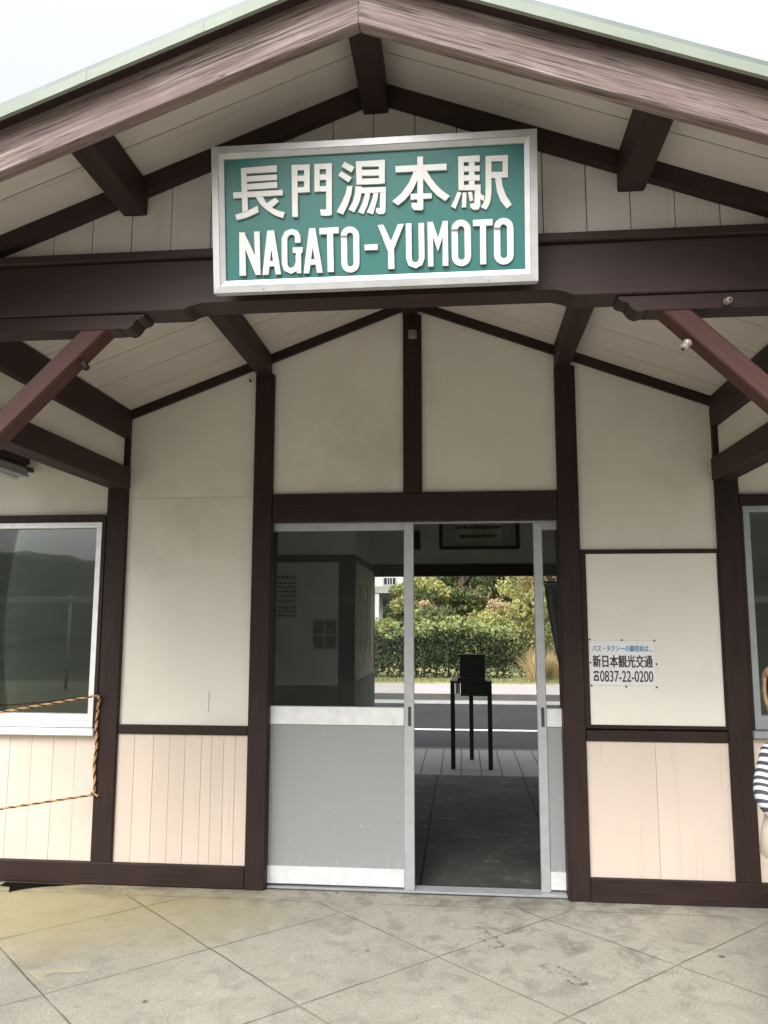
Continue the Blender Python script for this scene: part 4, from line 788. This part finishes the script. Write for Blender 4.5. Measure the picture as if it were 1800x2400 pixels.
spec = [(-2.4, 20.5, 1.65, .9, [L_yell, L_olive], "yellow green shrub behind the hedge below the house", .9, .13, "shrub"),
        (-.4, 21.0, 2.0, 1.0, [L_yell, L_green], "light green shrub behind the middle of the hedge", .9, .13, "shrub"),
        (1.0, 20.2, 1.7, .9, [L_yell, L_olive], "low yellowish shrub behind the black stand", .9, .12, "shrub"),
        (2.3, 20.8, 2.7, 1.1, [L_rust, L_yell], "rusty yellow bush at the right behind the hedge", .9, .13, "shrub"),
        (3.9, 21.5, 3.4, 1.3, [L_yell, L_straw], "tall straw coloured bush at the far right", .9, .14, "shrub"),
        (.3, 26, 5.6, 1.7, [L_olive, L_green], "olive feathery bamboo clump behind the hedge", 1.3, .2, "tree"),
        (-2.0, 28.0, 1.9, 1.1, [L_green, L_yell], "round mid green bush close to the house", 1.1, .18, "shrub"),
        (1.9, 31, 7.5, 1.7, [L_blue, L_green], "dark green tree in the middle of the slope", 1.2, .2, "tree"),
        (2.9, 30, 7.0, 1.6, [L_blue], "darkest blue green conifer on the slope", 1.2, .18, "tree"),
        (4.6, 29, 6.6, 2.0, [L_olive, L_yell, L_rust], "golden brown tree right of the dark conifer", 1.2, .2, "tree"),
        (6.8, 28, 7.0, 2.4, [L_olive, L_green], "broad olive tree at the right end of the slope", 1.2, .22, "tree"),
        (-7.5, 27, 6.0, 2.4, [L_green, L_olive], "broad green tree left of the house", 1.2, .22, "tree"),
        (-.9, 37, 9.0, 2.8, [L_olive, L_green], "tall pale green tree high on the slope behind the bamboo", 1.3, .26, "tree"),
        (3.0, 38, 10, 3.2, [L_green, L_blue], "tall dark tree at the top of the slope", 1.3, .26, "tree"),
        (1.15, 22.6, 2.9, .75, [L_yell, L_straw], "pale feathery bamboo shoot clump rising behind the black stand", .8, .12, "shrub"),
        (-1.0, 22.3, 2.5, .7, [L_straw, L_yell], "pale straw green bamboo shoots left of the black stand", .7, .12, "shrub"),
        (5.2, 24.5, 3.2, 1.5, [L_yell, L_olive], "yellow green shrub low on the slope at the right", 1.0, .16, "shrub"),
        (1.6, 24.0, 2.6, 1.2, [L_yell, L_olive], "yellow shrub between the bamboo and the conifer", 1.0, .15, "shrub"),
        (3.1, 25.5, 3.2, 1.3, [L_straw, L_yell], "straw yellow shrub below the dark conifer", 1.0, .15, "shrub"),
        (-.7, 24.5, 2.3, 1.1, [L_yell, L_green], "fresh green shrub between the house and the bamboo", 1.0, .15, "shrub"),
        (.9, 34, 8.5, 2.2, [L_green, L_olive], "mid green tree rising behind the bamboo", 1.2, .24, "tree"),
        (5.6, 34, 9, 2.6, [L_olive, L_green], "big olive tree behind the golden brown one", 1.2, .26, "tree"),
        (8.0, 37, 10, 3.4, [L_olive, L_green], "tall olive tree at the top right of the slope", 1.3, .28, "tree"),
        (-10., 38, 9.5, 3.4, [L_green, L_blue], "tall green tree at the top left of the slope", 1.3, .28, "tree")]
for x, y, h, cr_, ms, lb_, dn, lf, nm in spec: tree(x, y, slope_z(x, y), h, cr_, ms, lb_, dn, lf, 1.0, nm)
# dry grass tufts right of the hedge
def tuft(x, y, h, n, m, label, grp):
    bm = bmesh.new()
    for _ in range(n):
        a = rng.uniform(0, 6.28); q = rng.random()*.22*h; p = Vector((x+math.cos(a)*q, y+math.sin(a)*q, 0.01)); d = Vector((math.cos(a)*.45+rng.gauss(0, .2), math.sin(a)*.45+rng.gauss(0, .2), 1)).normalized()
        L_ = h*rng.uniform(.6, 1.1); sd_ = Vector((-math.sin(a), math.cos(a), 0))*.008; mid = p+d*L_*.55; e = p+d*L_+Vector((math.cos(a), math.sin(a), -.5))*L_*.18
        v = [bm.verts.new(k) for k in (p-sd_, p+sd_, mid+sd_*.8, mid-sd_*.8, e)]
        bm.faces.new(v[:4]); bm.faces.new((v[3], v[2], v[4]))
    tag(link("grass_tuft", bm, m), label, "grass", grp)
for k, (x, y, h, lab) in enumerate(((1.95, 15.6, .85, "tall straw coloured grass tuft at the right end of the hedge"), (2.45, 15.9, .75, "straw coloured grass tuft a step right of the hedge end"), (2.9, 15.5, .9, "widest straw grass tuft out beyond the right door"), (2.25, 16.6, 1.0, "straw grass tuft behind the others at the hedge end"), (3.3, 16.2, .8, "straw grass tuft before the second hedge"))):
    tuft(x, y, h, 260, L_straw, lab, "dry grass tufts beside the hedge")
bm = bmesh.new()
for _ in range(2600):
    x = rng.uniform(-8, 9); y = 14.65+abs(rng.gauss(0, .35)); L_ = rng.uniform(.04, .16); sx = rng.gauss(0, .04)
    v = [bm.verts.new(k) for k in ((x-.007, y, .01), (x+.007, y, .01), (x+sx, y+rng.gauss(0, .03), .01+L_))]; bm.faces.new(v)
tag(link("verge_grass", bm, L_grassg), "short yellow green grass along the far pavement", "grass", kind='stuff')

# ---------------------------------------------------------------- house on the slope
hz = slope_z(-3.2, 32)
hs = thing("house", "pale two storey house with a grey balcony on the slope beyond the hedge", "building", (-3.4, 32, hz))
M_hwall = simple("house_render", (.62, .62, .60), .8, .06, 2); M_hroof = simple("dark_roof_tile", (.10, .10, .115), .6, .2, 5); M_hdark = simple("dark_window", (.02, .022, .026), .2, .2, 3); M_hgrey = simple("grey_balcony", (.36, .35, .32), .8, .15, 3)
box("wall", M_hwall, hs, -6.6, -2.45, 31, 36, hz-.3, 4.4, 0)
bm = bmesh.new(); add_prism(bm, [(-7.2, 4.35), (-1.9, 4.35), (-3.2, 5.6), (-5.9, 5.6)], 30.4, 36.6); link("roof", bm, M_hroof, hs)
box("balcony", M_hgrey, hs, -6.6, -2.2, 29.9, 31, 2.62, 2.92, .01)
boxes("balcony_rail", M_hwall, hs, [(-6.6, -2.2, 29.92, 29.97, 3.28, 3.34)]+[(-6.6+.22*k, -6.57+.22*k, 29.93, 29.96, 2.92, 3.28) for k in range(21)], 0)
for x in (-6.5, -5.1, -3.52, -2.35): box("pillar", M_hwall, hs, x-.1, x+.1, 29.95, 30.15, hz-.5, 2.62, .01)
for x0, x1, z0, z1 in ((-6.2, -4.9, 2.95, 4.0), (-3.35, -2.75, 3.0, 4.0), (-6.0, -4.6, 1.55, 2.4), (-3.4, -2.65, 1.5, 2.45)):
    f = box("window", M_alu, hs, x0, x1, 30.94, 31.02, z0, z1, 0); boxes("pane", M_hdark, f, [(x0+.05, (x0+x1)/2-.02, 30.925, 30.935, z0+.05, z1-.05), ((x0+x1)/2+.02, x1-.05, 30.925, 30.935, z0+.05, z1-.05)], 0)
h2 = thing("house", "dark timbered house with a tiled roof just right of the pale house", "building", (-1.6, 36, slope_z(-1.6, 36)))
box("wall", simple("grey_house_wall", (.20, .19, .20), .8, .2, 3), h2, -2.9, -.9, 35, 39, 1.6, 4.35, 0)
bm = bmesh.new(); add_prism(bm, [(-3.3, 4.3), (-.4, 4.3), (-1.85, 5.4)], 34.5, 39.4); link("roof", bm, M_hroof, h2)
f = box("window", M_alu, h2, -2.2, -1.3, 34.95, 35.01, 3.4, 4.1, 0); box("pane", M_hdark, f, -2.15, -1.35, 34.935, 34.945, 3.45, 4.05, 0)

# what stands across the tracks and shows only as a reflection in the window glass
gr = thing("guard_rail", "long pale guard rail across the tracks, mirrored in the left window", "guard rail", (0, -25, -.95))
M_rail = simple("pale_rail_paint", (.62, .63, .62), .5, .1, 3)
bm = bmesh.new(); add_box(bm, -40, 40, -25.04, -25, 2.10, 2.32, .01); link("rail_beam", bm, M_rail, gr)
for k in range(27):
    bm = bmesh.new(); add_tube(bm, [(-39+3*k, -25.1, -1.16), (-39+3*k, -25.1, 2.4)], .06, 8); link("rail_post", bm, M_rail, gr)
# ---------------------------------------------------------------- person at the right edge of the photo
def skin(name, chains, m, parent, sub=2, mats=None):
    """chains: list of [(x,y,z,rx,ry)...]; a chain whose first entry is an int starts from that vertex"""
    bm = bmesh.new(); sl = bm.verts.layers.skin.verify(); vs = []
    for ch in chains:
        prev = None
        for q in ch:
            if isinstance(q, int): prev = vs[q]; continue
            v = bm.verts.new(q[:3]); v[sl].radius = (q[3], q[4] if len(q) > 4 else q[3]); vs.append(v)
            if prev: bm.edges.new((prev, v))
            prev = v
    vs[0][sl].use_root = True
    me = bpy.data.meshes.new("tmp_skin"); bm.to_mesh(me); bm.free()
    o = bpy.data.objects.new("tmp_skin", me); COL.objects.link(o)
    o.modifiers.new("skin", 'SKIN').use_smooth_shade = True; sm = o.modifiers.new("sub", 'SUBSURF'); sm.levels = sub; sm.render_levels = sub
    me2 = bpy.data.meshes.new_from_object(o.evaluated_get(bpy.context.evaluated_depsgraph_get())); bpy.data.objects.remove(o); bpy.data.meshes.remove(me)
    me2.name = name; me2.materials.clear()
    for x in (mats or [m]): me2.materials.append(x)
    for p in me2.polygons: p.use_smooth = True
    r = bpy.data.objects.new(name, me2); COL.objects.link(r)
    if parent: r.parent = parent
    return r
M_skin = simple("skin", (.64, .47, .38), .5, .06, 12); M_hair = simple("light_brown_hair", (.20, .13, .075), .6, .35, 40); M_beige = simple("beige_cotton", (.50, .43, .35), .85, .06, 20); M_shoe = simple("dark_shoe", (.04, .035, .03), .5)
def stripes():
    m, t, b = nodes("zebra_stripes", .8); v = coords(t, rnd=False)
    wv = N(t, "ShaderNodeTexWave"); wv.wave_type = 'BANDS'; wv.bands_direction = 'DIAGONAL'; wv.inputs["Scale"].default_value = 17; wv.inputs["Distortion"].default_value = 5; wv.inputs["Detail"].default_value = 1; wv.inputs["Detail Scale"].default_value = .5
    mp = t.nodes.new("ShaderNodeMapping"); mp.inputs["Scale"].default_value = (.5, .4, 1.3); t.links.new(v, mp.inputs[0]); t.links.new(mp.outputs[0], wv.inputs["Vector"])
    t.links.new(ramp(t, wv.outputs["Fac"], [(.44, (.05, .05, .065)), (.56, (.60, .60, .62))]), b.inputs["Base Color"]); return m
def loft(bm, rings, n=24, cap=True, mi=0):
    rs = []
    for x, y, z, rx, ry in rings:
        rs.append([bm.verts.new((x+rx*math.cos(6.28318*k/n), y+ry*math.sin(6.28318*k/n), z)) for k in range(n)])
    for a, b2 in zip(rs, rs[1:]):
        for k in range(n): f = bm.faces.new((a[k], a[(k+1) % n], b2[(k+1) % n], b2[k])); f.smooth = True; f.material_index = mi
    if cap: bm.faces.new(rs[0][::-1]); bm.faces.new(rs[-1])
pe = thing("person", "short person in a zebra striped blouse and beige tunic standing at the right edge", "person", (1.40, -1.5, 0))
body = skin("body", [
    [(1.40, -1.49, .70, .10, .085), (1.40, -1.49, .84, .095, .075), (1.40, -1.49, .98, .105, .08), (1.395, -1.49, 1.06, .06, .055), (1.365, -1.515, 1.11, .042), (1.338, -1.545, 1.165, .058, .064), (1.333, -1.535, 1.225, .080, .086), (1.335, -1.525, 1.285, .078, .088), (1.337, -1.52, 1.330, .045, .05)],
    [0, (1.345, -1.49, .64, .070), (1.345, -1.50, .36, .046), (1.345, -1.485, .20, .042), (1.345, -1.475, .075, .032), (1.345, -1.55, .045, .032), (1.345, -1.62, .032, .024)],
    [0, (1.465, -1.49, .64, .070), (1.465, -1.50, .36, .046), (1.465, -1.485, .20, .042), (1.465, -1.475, .075, .032), (1.465, -1.55, .045, .032), (1.465, -1.62, .032, .024)],
    [2, (1.285, -1.485, 1.01, .050), (1.225, -1.47, .865, .036), (1.285, -1.57, .80, .028), (1.335, -1.625, .80, .020, .024), (1.370, -1.64, .800, .030, .016)],
    [2, (1.515, -1.485, 1.01, .050), (1.580, -1.47, .865, .036), (1.515, -1.57, .80, .028), (1.465, -1.625, .79, .020, .024), (1.430, -1.645, .785, .030, .016)],
    [6, (1.326, -1.622, 1.212, .012), (1.326, -1.628, 1.194, .012)],
] + [[b_, (1.398, -1.652, z0, .008), (1.420 if sx > 0 else 1.380, -1.662, z0-.004, .007), (1.436 if sx > 0 else 1.364, -1.655, z0-.008, .006)] for b_, sx, zb in ((25, 1, .80), (30, -1, .785)) for z0 in (zb+.022, zb+.008, zb-.007, zb-.021)]
  + [[25, (1.372, -1.655, .832, .0085), (1.392, -1.664, .848, .007)], [30, (1.428, -1.66, .817, .0085), (1.408, -1.668, .833, .007)]], M_skin, None)
def child(o): o.parent = pe; o.matrix_basis = Matrix.Translation(-pe.location)
child(body)
child(skin("blouse", [[(1.40, -1.49, .815, .165, .125), (1.40, -1.49, .90, .140, .110), (1.40, -1.49, 1.0, .128, .100), (1.39, -1.50, 1.07, .068, .066)],
    [2, (1.275, -1.485, 1.0, .066), (1.236, -1.475, .885, .056), (1.250, -1.52, .84, .050), (1.292, -1.575, .805, .042)],
    [2, (1.525, -1.485, 1.0, .066), (1.566, -1.475, .885, .056), (1.550, -1.52, .84, .050), (1.510, -1.575, .805, .042)]], stripes(), None))
bm = bmesh.new(); loft(bm, [(1.395, -1.49, .66, .172, .125), (1.395, -1.49, .672, .186, .138), (1.395, -1.49, .74, .178, .132), (1.395, -1.49, .81, .160, .122), (1.395, -1.49, .87, .13, .10)]); link("tunic", bm, M_beige, pe)
bm = bmesh.new()
for x in (1.342, 1.465): loft(bm, [(x, -1.48, .085, .058, .060), (x, -1.482, .10, .060, .063), (x, -1.487, .22, .064, .068), (x, -1.497, .38, .070, .074), (x, -1.492, .55, .078, .085), (x, -1.49, .70, .076, .09)], 18)
link("trousers", bm, M_beige, pe)
for x in (1.345, 1.465):
    bm = bmesh.new(); loft(bm, [(x, -1.545, .0, .044, .112), (x, -1.545, .018, .048, .118), (x, -1.54, .045, .044, .105), (x, -1.51, .075, .036, .060), (x, -1.49, .092, .034, .040)], 18); link("shoe", bm, M_shoe, pe)
bm = bmesh.new(); bmesh.ops.create_uvsphere(bm, u_segments=26, v_segments=18, radius=1)
kill = []
for v in bm.verts:
    x, y, z = v.co; wob = 1+.045*math.sin(9*x+4*z)+.03*math.sin(17*y+11*x)
    v.co = Vector((1.336+x*.094*wob, -1.513+y*.100*wob, 1.262+z*.098*wob - (max(0, -z)*.075 if y > -.2 else 0)))
    if y < -.38 and z < .52 - .25*abs(x): kill.append(v)
    elif y < .05 and z < .30: kill.append(v)
    elif z < -.93: kill.append(v)
bmesh.ops.delete(bm, geom=kill, context='VERTS'); o = link("hair", bm, M_hair, pe, smooth=True); md = o.modifiers.new("thickness", 'SOLIDIFY'); md.thickness = .014; md.offset = -1; o.modifiers.new("sub", 'SUBSURF').levels = 1
M_eyew = simple("eye_white", (.6, .58, .55), .3, .05)
for x in (1.303, 1.363):
    bm = bmesh.new(); bmesh.ops.create_uvsphere(bm, u_segments=12, v_segments=8, radius=1, matrix=Matrix.Translation((x, -1.6135, 1.236)) @ Matrix.Diagonal((.0125, .006, .0065, 1))); e_ = link("eye", bm, M_eyew, pe, smooth=True)
    bm = bmesh.new(); bmesh.ops.create_uvsphere(bm, u_segments=10, v_segments=8, radius=1, matrix=Matrix.Translation((x, -1.6180, 1.236)) @ Matrix.Diagonal((.0055, .0035, .0055, 1))); link("iris", bm, M_ink, e_, smooth=True)
    bm = bmesh.new(); add_tube(bm, [(x-.016, -1.611, 1.250), (x, -1.617, 1.254), (x+.016, -1.611, 1.251)], [.0015, .0028, .0015], 6); link("eyebrow", bm, M_hair, pe)
bm = bmesh.new(); add_tube(bm, [(1.309, -1.606, 1.165), (1.330, -1.613, 1.163), (1.352, -1.606, 1.165)], [.0025, .0048, .0025], 8); link("mouth", bm, simple("lips", (.38, .18, .15), .5), pe)
